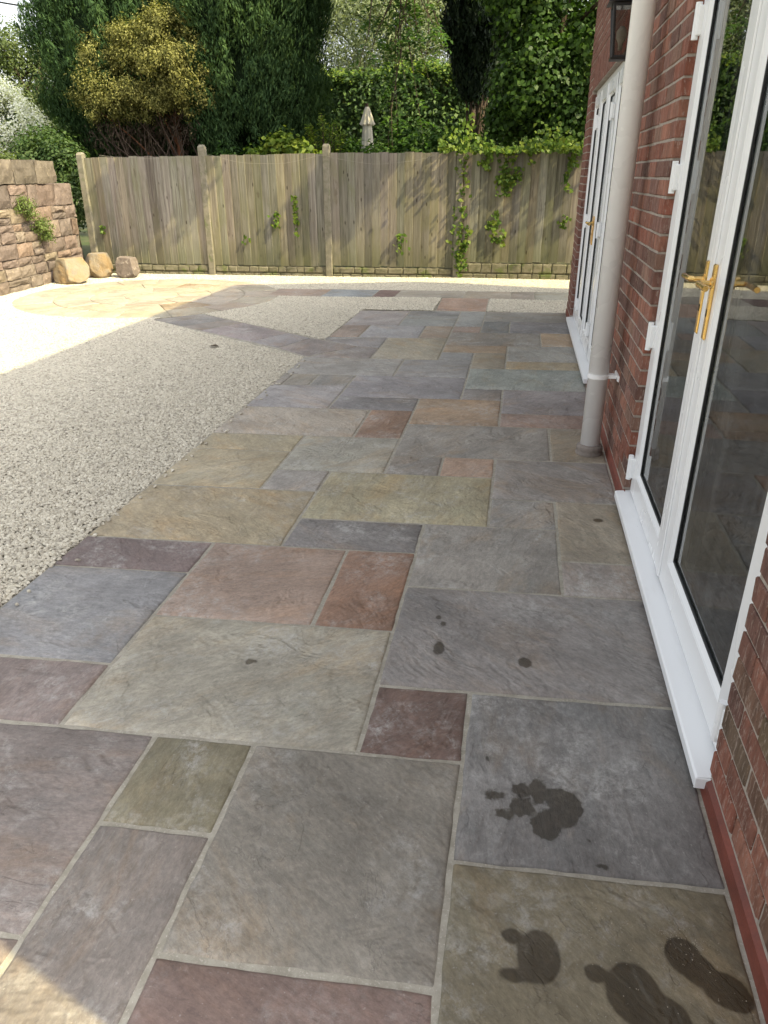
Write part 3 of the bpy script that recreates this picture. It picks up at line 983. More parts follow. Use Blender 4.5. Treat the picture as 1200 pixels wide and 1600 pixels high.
def leaf_door(parent, y0, y1, z0, z1, x, mat, stile, rail_b, rail_t, pane=True):
    """a glazed leaf between y0 and y1: frame, glazing bead, gasket, two panes"""
    d0, d1 = x, x + 0.065
    rf = chbox(d0, d1, y0, y1, z0, z0 + rail_b, .004), chbox(d0, d1, y0, y1, z1 - rail_t, z1, .004)
    st = chbox(d0 - .0006, d1, y0, y0 + stile, z0, z1, .004), chbox(d0 - .0006, d1, y1 - stile, y1, z0, z1, .004)
    mesh_obj('door_leaf', *merge([*rf, *st]), mat, parent)
    a0, a1, b0, b1 = y0 + stile, y1 - stile, z0 + rail_b, z1 - rail_t
    # sloping bead
    def frame(w, xo, xi, name, m, grow=0.0):
        o = [(a0 - grow, b0 - grow), (a1 + grow, b0 - grow), (a1 + grow, b1 + grow), (a0 - grow, b1 + grow)]
        i = [(a0 + w, b0 + w), (a1 - w, b0 + w), (a1 - w, b1 - w), (a0 + w, b1 - w)]
        V = [(xo, p, q) for p, q in o] + [(xi, p, q) for p, q in i] + [(xi + .02, p, q) for p, q in i]
        F = [(k, (k + 1) % 4, 4 + (k + 1) % 4, 4 + k) for k in range(4)] + [(4 + k, 4 + (k + 1) % 4, 8 + (k + 1) % 4, 8 + k) for k in range(4)]
        mesh_obj(name, V, F, m, parent)
    frame(0.014, d0 + .004, d0 + .016, 'glazing_bead', mat)
    g = 0.013
    parts = [chbox(d0 + .015, d0 + .022, a0 + g, a1 - g, b0 + g, b0 + g + .009, .001), chbox(d0 + .015, d0 + .022, a0 + g, a1 - g, b1 - g - .009, b1 - g, .001),
             chbox(d0 + .0148, d0 + .022, a0 + g, a0 + g + .009, b0 + g, b1 - g, .001), chbox(d0 + .0148, d0 + .022, a1 - g - .009, a1 - g, b0 + g, b1 - g, .001)]
    mesh_obj('gasket', *merge(parts), M['gasket'], parent)
    s = 0.02
    parts = [chbox(d0 + .027, d0 + .041, a0 + s, a1 - s, b0 + s, b0 + s + .008, .001), chbox(d0 + .027, d0 + .041, a0 + s, a0 + s + .008, b0 + s + .008, b1 - s, .001),
             chbox(d0 + .027, d0 + .041, a1 - s - .008, a1 - s, b0 + s + .008, b1 - s, .001), chbox(d0 + .027, d0 + .041, a0 + s + .008, a1 - s - .008, b1 - s - .008, b1 - s, .001)]
    mesh_obj('glazing_spacer', *merge(parts), M['spacer'], parent)
    V = [(d0 + .023, a0 + .01, b0 + .01), (d0 + .023, a1 - .01, b0 + .01), (d0 + .023, a1 - .01, b1 - .01), (d0 + .023, a0 + .01, b1 - .01)]
    mesh_obj('pane', V, [(0, 3, 2, 1)], M['glass'], parent)
    V = [(d0 + .043, q, r) for _, q, r in V]
    mesh_obj('pane', V, [(0, 3, 2, 1)], M['glass'], parent)


def outer_frame(parent, D, x, mat, w=0.055):
    y0, y1, z0, z1 = D
    p = [chbox(x, x + .07, y0 + .002, y0 + w, z0 + .002, z1, .004), chbox(x, x + .07, y1 - w, y1 - .002, z0 + .002, z1, .004),
         chbox(x + .0008, x + .07, y0 + w, y1 - w, z1 - w, z1 - .001, .004), chbox(x + .0008, x + .07, y0 + w, y1 - w, z0 + .002, z0 + w, .004)]
    mesh_obj('door_frame', *merge(p), mat, parent)


def sill(parent, D, mat, nose=0.035):
    y0, y1 = D[0] - .012, D[1] - 0.005
    xo = WX - nose
    prof = [(xo, .022), (xo, .050), (xo + .006, .0545), (xo + .075, .062), (xo + .16, .064), (xo + .16, .022)]
    n = len(prof)
    V = [(a, y0, b) for a, b in prof] + [(a, y1, b) for a, b in prof]
    F = [(k, (k + 1) % n, n + (k + 1) % n, n + k) for k in range(n)] + [tuple(reversed(range(n))), tuple(range(n, 2 * n))]
    mesh_obj('sill', V, F, mat, parent)
    mesh_obj('sill_end_cap', *chbox(xo - .001, xo + .048, y0 - .006, y0 - .0005, .020, .0555, .002), mat, parent)


def hinge(parent, y, z, x):
    p = [chbox(x - .022, x + .004, y - .028, y - .002, z - .05, z + .05, .004),
         tube([(x - .020, y - .001, z - .062), (x - .020, y - .001, z + .062)], .0125, 12),
         chbox(x - .012, x + .006, y + .004, y + .034, z - .045, z + .045, .003)]
    mesh_obj('hinge', *merge(p), M['upvc'], parent)


def handle(parent, y, z, x, sgn):
    p = [chbox(x - .010, x + .001, y - .016, y + .016, z - .125, z + .115, .004)]
    p.append(tube([(x - .008, y, z + .055), (x - .014, y, z + .055)], .017, 14))
    p.append(tube([(x - .010, y, z + .055), (x - .042, y, z + .055), (x - .052, y + sgn * .010, z + .055), (x - .054, y + sgn * .03, z + .055), (x - .052, y + sgn * .118, z + .053)],
                  [.0095, .0095, .010, .0105, .0095], 12))
    mesh_obj('handle', *merge(p), M['brass'], parent)
    mesh_obj('keyhole', *chbox(x - .0118, x - .009, y - .005, y + .005, z - .05, z - .026, .002), M['black'], parent)


FX = 0.640
dr = empty('french_door', (FX, 2.6, 0.06), parent=house)
dr['label'] = 'near pair of white glazed doors with brass handles'
outer_frame(dr, D1, FX, M['upvc'])
mid = 2.665
leaf_door(dr, mid + .002, D1[1] - .04, .075, D1[3] - .04, FX - .014, M['upvc'], .105, .115, .10)
leaf_door(dr, D1[0] + .04, mid - .002, .075, D1[3] - .04, FX - .014, M['upvc'], .105, .115, .10)
mesh_obj('meeting_strip', *chbox(FX - .022, FX - .0145, mid - .024, mid + .024, .085, D1[3] - .05, .002), M['upvc'], dr)
sill(dr, D1, M['upvc_sill'])
for zz in (.20, .84, 1.50, 2.05): hinge(dr, D1[1] - .045, zz, FX - .012)
for zz in (.20, 1.05, 1.95): hinge(dr, D1[0] + .048, zz, FX - .012)
handle(dr, mid + .055, 1.135, FX - .0145, 1)
handle(dr, mid - .055, 1.135, FX - .0145, -1)

d2 = empty('french_door', (FX, 7.2, 0.06), parent=house)
d2['label'] = 'far set of grey white glazed doors behind the drainpipe'
outer_frame(d2, D2, FX, M['upvc_old'], .07)
b = [D2[0] + .05, 6.54, 7.25, 7.96, D2[1] - .05]
leaf_door(d2, b[0], b[1] - .03, .08, D2[3] - .06, FX - .012, M['upvc'], .085, .11, .10)
leaf_door(d2, b[1] + .03, b[2] - .002, .08, D2[3] - .06, FX - .014, M['upvc'], .085, .11, .10)
leaf_door(d2, b[2] + .002, b[3] - .03, .08, D2[3] - .06, FX - .014, M['upvc'], .085, .11, .10)
leaf_door(d2, b[3] + .03, b[4], .08, D2[3] - .06, FX - .012, M['upvc'], .085, .11, .10)
mesh_obj('mullion', *chbox(FX - .003, FX + .06, b[1] - .03, b[1] + .03, .07, D2[3] - .06, .003), M['upvc_old'], d2)
mesh_obj('mullion', *chbox(FX - .003, FX + .06, b[3] - .03, b[3] + .03, .07, D2[3] - .06, .003), M['upvc_old'], d2)
mesh_obj('meeting_strip', *chbox(FX - .022, FX - .0145, b[2] - .02, b[2] + .02, .09, D2[3] - .07, .002), M['upvc'], d2)
sill(d2, D2, M['upvc_sill'])
for yy in (b[1] + .03, b[3] - .03):
    for zz in (.30, 1.1, 1.95): hinge(d2, yy, zz, FX - .014)
handle(d2, b[2] + .05, 1.06, FX - .0145, 1)
handle(d2, b[2] - .05, 1.06, FX - .0145, -1)

# rooms behind the glass
mesh_obj('room_floor', *chbox(MX + TH, 8.19, HY0 + .31, HY1 - .31, -.03, .05, .001), M['woodfloor'], house)
mesh_obj('room_ceiling', *chbox(MX + TH, 8.19, HY0 + .31, HY1 - .31, 2.45, 2.6, .001), M['plaster'], house)
mesh_obj('room_wall', *merge([chbox(4.4, 4.5, HY0 + .31, HY1 - .31, .05, 2.45, .001), chbox(MX + TH, 4.4, 4.7, 4.8, .05, 2.45, .001)]), M['plaster'], house)

# roof, eaves and gutter
rx, rz = 4.52, EAVE + 1.80
ov = 0.30
pitch = (rz - EAVE) / (rx - WX)
V = []
for y in (HY0 - .02, HY1 + .05):
    V += [(WX - ov, y, EAVE - ov * pitch), (rx, y, rz), (8.45 + ov, y, EAVE - ov * pitch), (8.45 + ov, y, EAVE - ov * pitch + .12), (rx, y, rz + .14), (WX - ov, y, EAVE - ov * pitch + .12)]
F = [(0, 1, 7, 6), (1, 2, 8, 7), (2, 3, 9, 8), (3, 4, 10, 9), (4, 5, 11, 10), (5, 0, 6, 11), (0, 5, 4, 1), (1, 4, 3, 2), (6, 7, 10, 11), (7, 8, 9, 10)]
mesh_obj('roof', V, F, M['rooftile'], house)
V = [(MX, y, EAVE) for y in ()]
for y in (HY0 + .009, HY1 - .009):
    mesh_obj('gable', [(MX, y, EAVE + .01), (8.45, y, EAVE + .01), (rx, y, rz - .02), (MX, y + (.2 if y < 4 else -.2), EAVE + .01), (8.45, y + (.2 if y < 4 else -.2), EAVE + .01), (rx, y + (.2 if y < 4 else -.2), rz - .02)],
             [(0, 1, 2), (3, 5, 4), (0, 2, 5, 3), (1, 4, 5, 2), (0, 3, 4, 1)], M['brick'], house).color = (*lin((122, 85, 74)), 1)
gp = [(WX - ov - .005, EAVE - .10), (WX - ov - .02, EAVE - .15), (WX - ov - .06, EAVE - .175), (WX - ov - .10, EAVE - .15), (WX - ov - .115, EAVE - .10)]
n = len(gp)
V = [(a, HY0, b_) for a, b_ in gp] + [(a, HY1, b_) for a, b_ in gp] + [(a, HY0, b_ - .004) for a, b_ in gp] + [(a, HY1, b_ - .004) for a, b_ in gp]
mesh_obj('gutter', V, [(k, k + 1, n + k + 1, n + k) for k in range(n - 1)] + [(2 * n + k, 3 * n + k, 3 * n + k + 1, 2 * n + k + 1) for k in range(n - 1)], M['pipe'], house)

# ------------------------------------------------------------------ drainpipe
PX, PY, PR = 0.487, 4.27, 0.0555
dp = empty('drainpipe', (PX, PY, 0), 'thick white plastic drainpipe standing against the brick wall', 'drainpipe')
mesh_obj('pipe', *lathe([(PR, .05), (PR, 2.85), (PR + .007, 2.86), (PR + .007, 2.95), (PR, 2.96), (PR, 4.88)], 40, PX, PY), M['pipe'], dp, True)
mesh_obj('base_collar', *lathe([(PR + .020, -.01), (PR + .024, .012), (PR + .016, .02), (PR + .020, .030), (PR + .020, .048), (PR + .013, .058), (PR + .002, .062)], 36, PX, PY), M['clay'], dp, True)
for zz in (0.47, 2.35, 4.2):
    mesh_obj('bracket', *merge([lathe([(PR + .0005, zz - .012), (PR + .004, zz - .011), (PR + .004, zz + .011), (PR + .0005, zz + .012)], 36, PX, PY),
                                chbox(PX + .045, WX - .009, PY - .022, PY + .022, zz - .011, zz + .011, .002), chbox(WX - .010, WX + .003, PY - .075, PY + .075, zz - .016, zz + .016, .003)]), M['pipe'], dp)
    mesh_obj('screw', *tube([(WX - .011, PY - .058, zz), (WX - .0145, PY - .058, zz)], .006, 10), M['steel'], dp)

# ------------------------------------------------------------------ wall lantern
LX, LY, LZ = 0.475, 5.06, 2.105
ln_ = empty('wall_lantern', (LX, LY, LZ), 'black metal wall lantern partly hidden behind the drainpipe', 'lantern')


def prism4(r0, z0, r1, z1, cx=LX, cy=LY):
    V = []
    for r, zq in ((r0, z0), (r1, z1)):
        V += [(cx - r, cy - r, zq), (cx + r, cy - r, zq), (cx + r, cy + r, zq), (cx - r, cy + r, zq)]
    return V, [(3, 2, 1, 0), (4, 5, 6, 7), (0, 1, 5, 4), (1, 2, 6, 5), (2, 3, 7, 6), (3, 0, 4, 7)]


mesh_obj('base_plate', *merge([prism4(.050, LZ, .054, LZ + .012), prism4(.046, LZ + .012, .046, LZ + .022)]), M['black'], ln_)
fr = []
for sx_ in (-1, 1):
    for sy_2 in (-1, 1):
        fr.append(tube([(LX + sx_ * .040, LY + sy_2 * .040, LZ + .02), (LX + sx_ * .062, LY + sy_2 * .062, LZ + .26)], .0085, 6))
fr.append(prism4(.067, LZ + .255, .067, LZ + .27))
mesh_obj('frame', *merge(fr), M['black'], ln_)
mesh_obj('glass', *prism4(.037, LZ + .023, .058, LZ + .254), M['lampglass'], ln_)
mesh_obj('bulb', *lathe([(.012, LZ + .05), (.014, LZ + .08), (.03, LZ + .11), (.03, LZ + .14), (.012, LZ + .165)], 14, LX, LY), M['canvas'], ln_, True)
mesh_obj('cap', *merge([prism4(.095, LZ + .272, .09, LZ + .285), prism4(.088, LZ + .286, .04, LZ + .34), prism4(.03, LZ + .34, .03, LZ + .37), prism4(.012, LZ + .37, .006, LZ + .42)]), M['black'], ln_)
mesh_obj('wall_arm', *merge([tube([(LX, LY, LZ + .36), (LX + .03, LY, LZ + .43), (LX + .08, LY, LZ + .43), (WX - .005, LY, LZ + .36)], .011, 8), chbox(WX - .018, WX + .002, LY - .045, LY + .045, LZ + .22, LZ + .46, .006)]), M['black'], ln_)

# ------------------------------------------------------------------ fence
fen = empty('garden_fence', (-3, 12.07, 0), 'weathered close-board fence with concrete posts along the back of the garden', 'fence')
PXS = [-6.95, -4.965, -3.017, -0.985, 1.0, 2.97]
PT = [1.83, 1.93, 1.935, 1.80, 1.9, 1.9]
for x, t in zip(PXS, PT):
    y = fence_y(x)
    V, F = chbox(x - .052, x + .052, y - .06, y + .06, -.3, t - .03, .008)
    v2, f2 = prism4(.052, t - .031, .03, t, x, y)
    o = mesh_obj('concrete_post', *merge([(V, F), (v2, f2)]), M['concrete'], fen)
gbz = [.172, .165, .168, .255, .25]
ptop = [(1.755, 1.785), (1.782, 1.803), (1.81, 1.82), (1.82, 1.83), (1.83, 1.83)]
for k in range(5):
    x0, x1 = PXS[k] + .055, PXS[k + 1] - .055
    pe = empty('fence_panel', ((x0 + x1) / 2, fence_y((x0 + x1) / 2), gbz[k]), parent=fen)
    n = 15
    pw = (x1 - x0) / n
    for i in range(n):
        bx0 = x0 + i * pw - .014; bx1 = bx0 + pw + .012
        top = ptop[k][0] + (ptop[k][1] - ptop[k][0]) * i / n + rnd.uniform(-.012, .008)
        bot = gbz[k] + rnd.uniform(-.004, .012)
        ya, yb = fence_y(bx0), fence_y(bx1)
        # feather edge: thin on the left, thick on the right, overlapping
        lean = rnd.uniform(-.006, .006)
        V = []
        for zq, sh in ((bot, 0), (top, lean)):
            wv = rnd.uniform(-.003, .003)
            V += [(bx0 + sh, ya - .010 + wv, zq), (bx1 + sh, yb - .030 + wv, zq), (bx1 + sh, yb - .004 + wv, zq), (bx0 + sh, ya - .004 + wv, zq)]
        F = [(3, 2, 1, 0), (4, 5, 6, 7), (0, 1, 5, 4), (1, 2, 6, 5), (2, 3, 7, 6), (3, 0, 4, 7)]
        o = mesh_obj('board', V, F, M['board'], pe)
        q = rnd.uniform(.72, 1.22)
        o.color = (q * rnd.uniform(.95, 1.06), q, q * rnd.uniform(.86, 1.05), 1)
    rails = [chbox(x0, x1, fence_y(x0) + .02, fence_y(x0) + .07, zq, zq + .07, .003) for zq in (.4, 1.0, 1.55)]
    for r_ in rails:
        r_[0][:] = [(a, b2 + .06 * (a - x0), c2) for a, b2, c2 in r_[0]]
    mesh_obj('rail', *merge(rails), M['board'], pe).color = (.8, .8, .8, 1)
    # moulded rock-face gravel board
    parts = []
    V, F = chbox(x0, x1, -.012, .03, -.12, gbz[k] - .004, .004)
    parts.append((V, F))
    hh = gbz[k] + .03
    for (z0, z1) in ((-.03, hh * .42 - .03), (hh * .42 - .02, gbz[k] - .012)):
        x = x0 + .005
        while x < x1 - .05:
            w = min(rnd.uniform(.11, .25), x1 - .005 - x)
            V, F = chbox(x, x + w - .012, -.034, -.010, z0 + .004, z1 - .004, .011)
            V = [(a + rnd.uniform(-.006, .006), b2 + rnd.uniform(-.006, .006) * (b2 < -.02), c2 + rnd.uniform(-.005, .005)) for a, b2, c2 in V]
            parts.append((V, F)); x += w
    V, F = merge(parts)
    V = [(a, b2 + fence_y(a), c2) for a, b2, c2 in V]
    mesh_obj('gravel_board', V, F, M['rockface'], fen)

# string slung along the panel tops
pts = []
for x in np.linspace(-6.6, -1.3, 60):
    ph = (x + 6.6) / 5.3 * 3
    f_ = ph - math.floor(ph)
    pts.append((x, fence_y(x) - .066, 1.79 - .13 * 4 * f_ * (1 - f_) * (0.4 if ph < 1 else 1) + .005 * math.sin(x * 9)))
tag(mesh_obj('string', *tube(pts, .002, 5), M['string']), 'thin pale string sagging along the top of the fence', 'string')

# ------------------------------------------------------------------ rubble wall at the left
sw = empty('stone_wall', (-7.2, 9.2, 0), 'old pinkish sandstone rubble wall with grey coping on the left', 'wall')


def wx(y):
    return -6.93 - (y - 9.0) * 0.075


YW0, YW1 = 5.6, 11.75
V = [(wx(YW0) - .022, YW0, -.1), (wx(YW1) - .022, YW1, -.1), (wx(YW1) - .45, YW1, -.1), (wx(YW0) - .45, YW0, -.1)]
V += [(a, b2, 1.38) for a, b2, _ in V]
mesh_obj('core', V, [(3, 2, 1, 0), (4, 5, 6, 7), (0, 1, 5, 4), (1, 2, 6, 5), (2, 3, 7, 6), (3, 0, 4, 7)], M['wallbed'], sw)
SCOL = [(134, 119, 112), (128, 116, 110), (138, 125, 116), (125, 113, 108), (135, 125, 116), (121, 111, 106), (138, 121, 110), (140, 129, 114)]


def stone(y0, y1, z0, z1, d, col, depth=.30):
    """rough block, front towards +x"""
    ny, nz = 4, 3
    V, F = [], []
    sd = rnd.uniform(0, 99)
    for a in range(nz + 1):
        for b2 in range(ny + 1):
            u, v = b2 / ny, a / nz
            e = min(b2, ny - b2, a, nz - a)
            y = y0 + (y1 - y0) * u + mnoise.noise((sd, u * 2.1, v * 2.2)) * .028 * (1 if 0 < v < 1 or True else 0)
            zq = z0 + (z1 - z0) * v + mnoise.noise((sd + 9, u * 2.2, v * 1.7)) * .022
            x = wx(y) + d - (.018 if e == 0 else 0) + mnoise.noise((sd + 20, u * 3, v * 3)) * .016
            V.append((x, y, zq))
    W = ny + 1
    for a in range(nz):
        for b2 in range(ny):
            i = a * W + b2
            F.append((i, i + 1, i + W + 1, i + W))
    ring = list(range(W)) + [a * W + ny for a in range(1, nz + 1)] + [nz * W + q for q in range(ny - 1, -1, -1)] + [a * W for a in range(nz - 1, 0, -1)]
    n0 = len(V)
    for i in ring:
        x, y, zq = V[i]
        V.append((x - depth, y, zq))
    m = len(ring)
    for k in range(m):
        F.append((ring[k], n0 + k, n0 + (k + 1) % m, ring[(k + 1) % m]))
    F.append(tuple(reversed(range(n0, n0 + m))))
    o = mesh_obj('stone', V, F, M['redstone'], sw)
    kk = rnd.uniform(.8, 1.12)
    o.color = (*[q * kk for q in lin(col)], 1)
    return o


z = -0.04
while z < 1.36:
    h_ = min(rnd.choice((.11, .16, .20, .25, .30)), 1.39 - z)
    if 1.39 - z - h_ < .07: h_ = 1.39 - z
    y = YW1 + rnd.uniform(-.1, 0.05)
    if z > .95: y = YW1 - .05
    while y > YW0:
        w = rnd.uniform(.18, .60) if h_ > .13 else rnd.uniform(.16, .42)
        if h_ > .18 and rnd.random() < .3:
            hs = h_ * rnd.uniform(.4, .6)
            stone(y - w + .012, y - .006, z + .008, z + hs - .004, rnd.uniform(.0, .025), rnd.choice(SCOL))
            stone(y - w + .012, y - .006, z + hs + .006, z + h_ - .006, rnd.uniform(.0, .025), rnd.choice(SCOL))
        else:
            stone(y - w + .012, y - .006, z + .008, z + h_ - .006, rnd.uniform(.004, .022), rnd.choice(SCOL))
        y -= w
    z += h_
y = 11.28
while y > YW0:
    w = rnd.uniform(.38, .62)
    o = stone(y - w + .01, y - .004, 1.395, 1.70 + rnd.uniform(-.012, .012), .03, rnd.choice([(124, 116, 106), (118, 111, 102), (130, 121, 110)]), .46)
    o['label'] = 'grey coping stone'
    y -= w

# ------------------------------------------------------------------ boulders
import bmesh


def boulder(name, loc, r, cuts, mat, label, seed, group='boulders at the end of the stone wall'):
    bm = bmesh.new()
    bmesh.ops.create_icosphere(bm, subdivisions=5, radius=1)
    for v in bm.verts:
        p = v.co.copy()
        for (n, d) in cuts:
            n = Vector(n).normalized()
            e = p.dot(n) - d
            if e > 0: p -= n * e * .93
        k = 1 + .09 * mnoise.noise(p * 1.6 + Vector((seed, 0, 0))) + .045 * mnoise.noise(p * 4 + Vector((seed, 3, 0))) + .030 * abs(mnoise.noise(p * 7 + Vector((seed, 3, 0)))) + .016 * mnoise.noise(p * 15 + Vector((seed, 3, 0)))
        v.co = Vector((p.x * r[0] * k, p.y * r[1] * k, p.z * r[2] * k))
    zmin = min(v.co.z for v in bm.verts)
    for v in bm.verts: v.co.z -= zmin + .03
    me = bpy.data.meshes.new(name); bm.to_mesh(me); bm.free()
    me.polygons.foreach_set('use_smooth', [True] * len(me.polygons))
    me.materials.append(mat)
    o = bpy.data.objects.new(name, me)
    place(o, loc)
    return tag(o, label, 'boulder', group)


boulder('boulder', (-6.74, 10.68, 0), (.29, .25, .25), [((.7, -.55, .35), .55), ((-.3, -.9, .2), .6), ((0, 0, 1), .72), ((-1, .1, .3), .7), ((.2, .3, -1), .55)], M['boulder_o'],
        'largest ochre boulder, nearest the paving at the wall foot', 3)
boulder('boulder', (-6.60, 11.30, 0), (.22, .2, .23), [((.5, -.8, .1), .65), ((0, 0, 1), .75), ((.9, .2, .2), .7)], M['boulder_o'],
        'small ochre boulder tucked between the big one and the grey block', 14)
boulder('boulder', (-6.18, 11.38, 0), (.22, .18, .21), [((0, -1, .1), .55), ((1, 0, .15), .6), ((-1, 0, .2), .6), ((0.1, 0, 1), .62)], M['boulder_g'],
        'pinkish grey squared boulder standing closest to the fence', 25)

# ------------------------------------------------------------------ foliage tools
def unit(v):
    return v / np.maximum(np.linalg.norm(v, axis=1, keepdims=True), 1e-9)


def leaf_obj(name, C, Nn, T, L, W, mat, parent=None, origin=None, tint=None, bend=0.12):
    n = len(C)
    Nn = unit(Nn)
    T = unit(T - Nn * (T * Nn).sum(1, keepdims=True))
    B = np.cross(Nn, T)
    L = np.broadcast_to(np.asarray(L, float), (n,))[:, None]
    W = np.broadcast_to(np.asarray(W, float), (n,))[:, None]
    V = np.empty((n, 4, 3))
    V[:, 0] = C - T * L * .5
    V[:, 1] = C + B * W * .5 - T * L * .08 + Nn * L * bend
    V[:, 2] = C + T * L * .5 - Nn * L * bend * .6
    V[:, 3] = C - B * W * .5 - T * L * .08 + Nn * L * bend
    V = V.reshape(-1, 3)
    if origin is None: origin = C.mean(0)
    V = V - np.asarray(origin)
    me = bpy.data.meshes.new(name)
    me.vertices.add(4 * n)
    me.vertices.foreach_set('co', V.ravel())
    me.loops.add(4 * n)
    me.loops.foreach_set('vertex_index', np.arange(4 * n, dtype=np.int32))
    me.polygons.add(n)
    me.polygons.foreach_set('loop_start', np.arange(0, 4 * n, 4, dtype=np.int32))
    me.update()
    if tint is None: tint = rng.uniform(0, 1, n)
    at = me.attributes.new('tint', 'FLOAT', 'FACE')
    at.data.foreach_set('value', np.clip(tint, 0, 1).astype(np.float32))
    me.materials.append(mat)
    return place(bpy.data.objects.new(name, me), origin, parent)


def clumps(blobs, per_m2, leaves, crad, up=0.5, shell=(0.6, 1.02), gap=0.0, gapscale=1.2):
    """leaf positions in clumps spread over the outer part of ellipsoids"""
    Cs, Ns, Ts = [], [], []
    for (c, r) in blobs:
        c = np.array(c); r = np.array(r)
        area = 4 * math.pi * ((r[0] * r[1]) ** 1.6 / 3 + (r[0] * r[2]) ** 1.6 / 3 + (r[1] * r[2]) ** 1.6 / 3) ** (1 / 1.6)
        k = max(3, int(area * per_m2))
        d = unit(rng.normal(size=(k, 3)))
        rad = rng.uniform(shell[0], shell[1], k)[:, None] * (1 + .12 * np.sin(d[:, :1] * 5 + c[0]) * np.cos(d[:, 2:] * 6 + c[1]))
        cc = c + d * r * rad
        if gap > 0:
            keepm = np.array([mnoise.noise(Vector(p) * gapscale) > gap - .5 for p in cc])
            cc, d = cc[keepm], d[keepm]
            k = len(cc)
        ct = rng.uniform(-.22, .22, k)
        m = leaves
        off = rng.normal(size=(k, m, 3)) * crad
        P = (cc[:, None, :] + off).reshape(-1, 3)
        Nn = np.repeat(d, m, 0) * .45 + unit(off.reshape(-1, 3)) * .75 + rng.normal(size=(k * m, 3)) * .3 + np.array([0, 0, up * .7])
        Cs.append(P); Ns.append(Nn); Ts.append(np.repeat(ct, m) + rng.uniform(0.1, .9, k * m))
    return np.concatenate(Cs), np.concatenate(Ns), np.concatenate(Ts)


def trunk_mesh(parent, base, top, r0, r1, mat, limbs=(), name='trunk', wob=.06):
    base, top = Vector(base), Vector(top)
    pts = [base.lerp(top, i / 6) + Vector((rnd.uniform(-wob, wob), rnd.uniform(-wob, wob), 0)) * (0 if i == 0 else 1) for i in range(7)]
    parts = [tube(pts, [r0 + (r1 - r0) * i / 6 for i in range(7)], 9)]
    for (f_, tip, ra) in limbs:
        s = base.lerp(top, f_); tip = Vector(tip)
        q = [s.lerp(tip, i / 4) + Vector((rnd.uniform(-wob, wob), rnd.uniform(-wob, wob), .25 * (i / 4) * (1 - i / 4))) * (0 if i == 0 else 1) for i in range(5)]
        parts.append(tube(q, [ra * (1 - .75 * i / 4) for i in range(5)], 6))
    return mesh_obj(name, *merge(parts), mat, parent, True)


def auto_limbs(blobs, n=3):
    out = []
    for (c, r) in blobs:
        for _ in range(n):
            d = Vector((rnd.gauss(0, 1), rnd.gauss(0, 1), rnd.gauss(0, .7))).normalized()
            out.append((rnd.uniform(.4, .98), (c[0] + d.x * r[0] * .75, c[1] + d.y * r[1] * .75, c[2] + d.z * r[2] * .75), rnd.uniform(.02, .05)))
    return out


def broadleaf(name, label, cat, base, blobs, mat, per_m2, leaves, crad, L, W, trunk=(.12, .05), bark='bark', group=None, up=.5, gap=0.0, top=None, shell=(.6, 1.02), tshift=0.0):
    t = empty(name, base, label, cat, group)
    tp = top or (np.mean([b_[0] for b_ in blobs], 0)[0], np.mean([b_[0] for b_ in blobs], 0)[1], max(b_[0][2] for b_ in blobs))
    trunk_mesh(t, base, tp, trunk[0], trunk[1], M[bark], auto_limbs(blobs))
    C, Nn, ti = clumps(blobs, per_m2, leaves, crad, up, shell, gap)
    T = rng.normal(size=C.shape) + np.array([0, 0, -.4])
    leaf_obj('crown', C, Nn, T, rng.uniform(L * .7, L * 1.25, len(C)), rng.uniform(W * .7, W * 1.2, len(C)), mat, t, tint=ti + tshift)
    return t


LM = {
    'light': leaf_mat('leaf_light_green', (0.06, 0.085, 0.03), (0.10, 0.135, 0.045), (0.15, 0.18, 0.07), .35),
    'haw': leaf_mat('leaf_hawthorn', (0.035, 0.07, 0.022), (0.06, 0.10, 0.03), (0.09, 0.13, 0.045), .3),
    'blossom': leaf_mat('white_blossom', (0.62, 0.62, 0.54), (0.74, 0.74, 0.68), (0.80, 0.80, 0.76), .25),
    'conifer': leaf_mat('dark_conifer', (0.022, 0.046, 0.019), (0.044, 0.084, 0.031), (0.085, 0.14, 0.047), .2, .7, .08),
    'golden': leaf_mat('golden_conifer', (0.080, 0.088, 0.028), (0.20, 0.195, 0.062), (0.36, 0.345, 0.13), .25, .75, .08),
    'brown': leaf_mat('brown_needles', (0.055, 0.04, 0.028), (0.085, 0.06, 0.042), (0.12, 0.09, 0.06), .1, .7),
    'hedge': leaf_mat('hedge_leaf', (0.020, 0.042, 0.012), (0.038, 0.075, 0.018), (0.085, 0.14, 0.028), .2),
    'willow': leaf_mat('willow_leaf', (0.13, 0.165, 0.08), (0.20, 0.235, 0.125), (0.28, 0.31, 0.18), .4),
    'walnut': leaf_mat('walnut_leaf', (0.03, 0.07, 0.015), (0.05, 0.105, 0.022), (0.085, 0.15, 0.03), .4),
    'cypress': leaf_mat('cypress_leaf', (0.008, 0.016, 0.008), (0.013, 0.027, 0.012), (0.022, 0.04, 0.016), .1, .6),
    'ivy': leaf_mat('ivy_leaf', (0.028, 0.06, 0.012), (0.052, 0.105, 0.018), (0.105, 0.165, 0.028), .3, .5, .2),
    'ivyyoung': leaf_mat('young_ivy_leaf', (0.055, 0.105, 0.016), (0.095, 0.155, 0.022), (0.17, 0.215, 0.032), .35, .5, .2),
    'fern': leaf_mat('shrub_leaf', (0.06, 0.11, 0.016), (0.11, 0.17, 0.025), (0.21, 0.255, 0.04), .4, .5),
    'rockplant': leaf_mat('rock_plant_leaf', (0.08, 0.12, 0.035), (0.13, 0.18, 0.05), (0.20, 0.24, 0.08), .3),
}


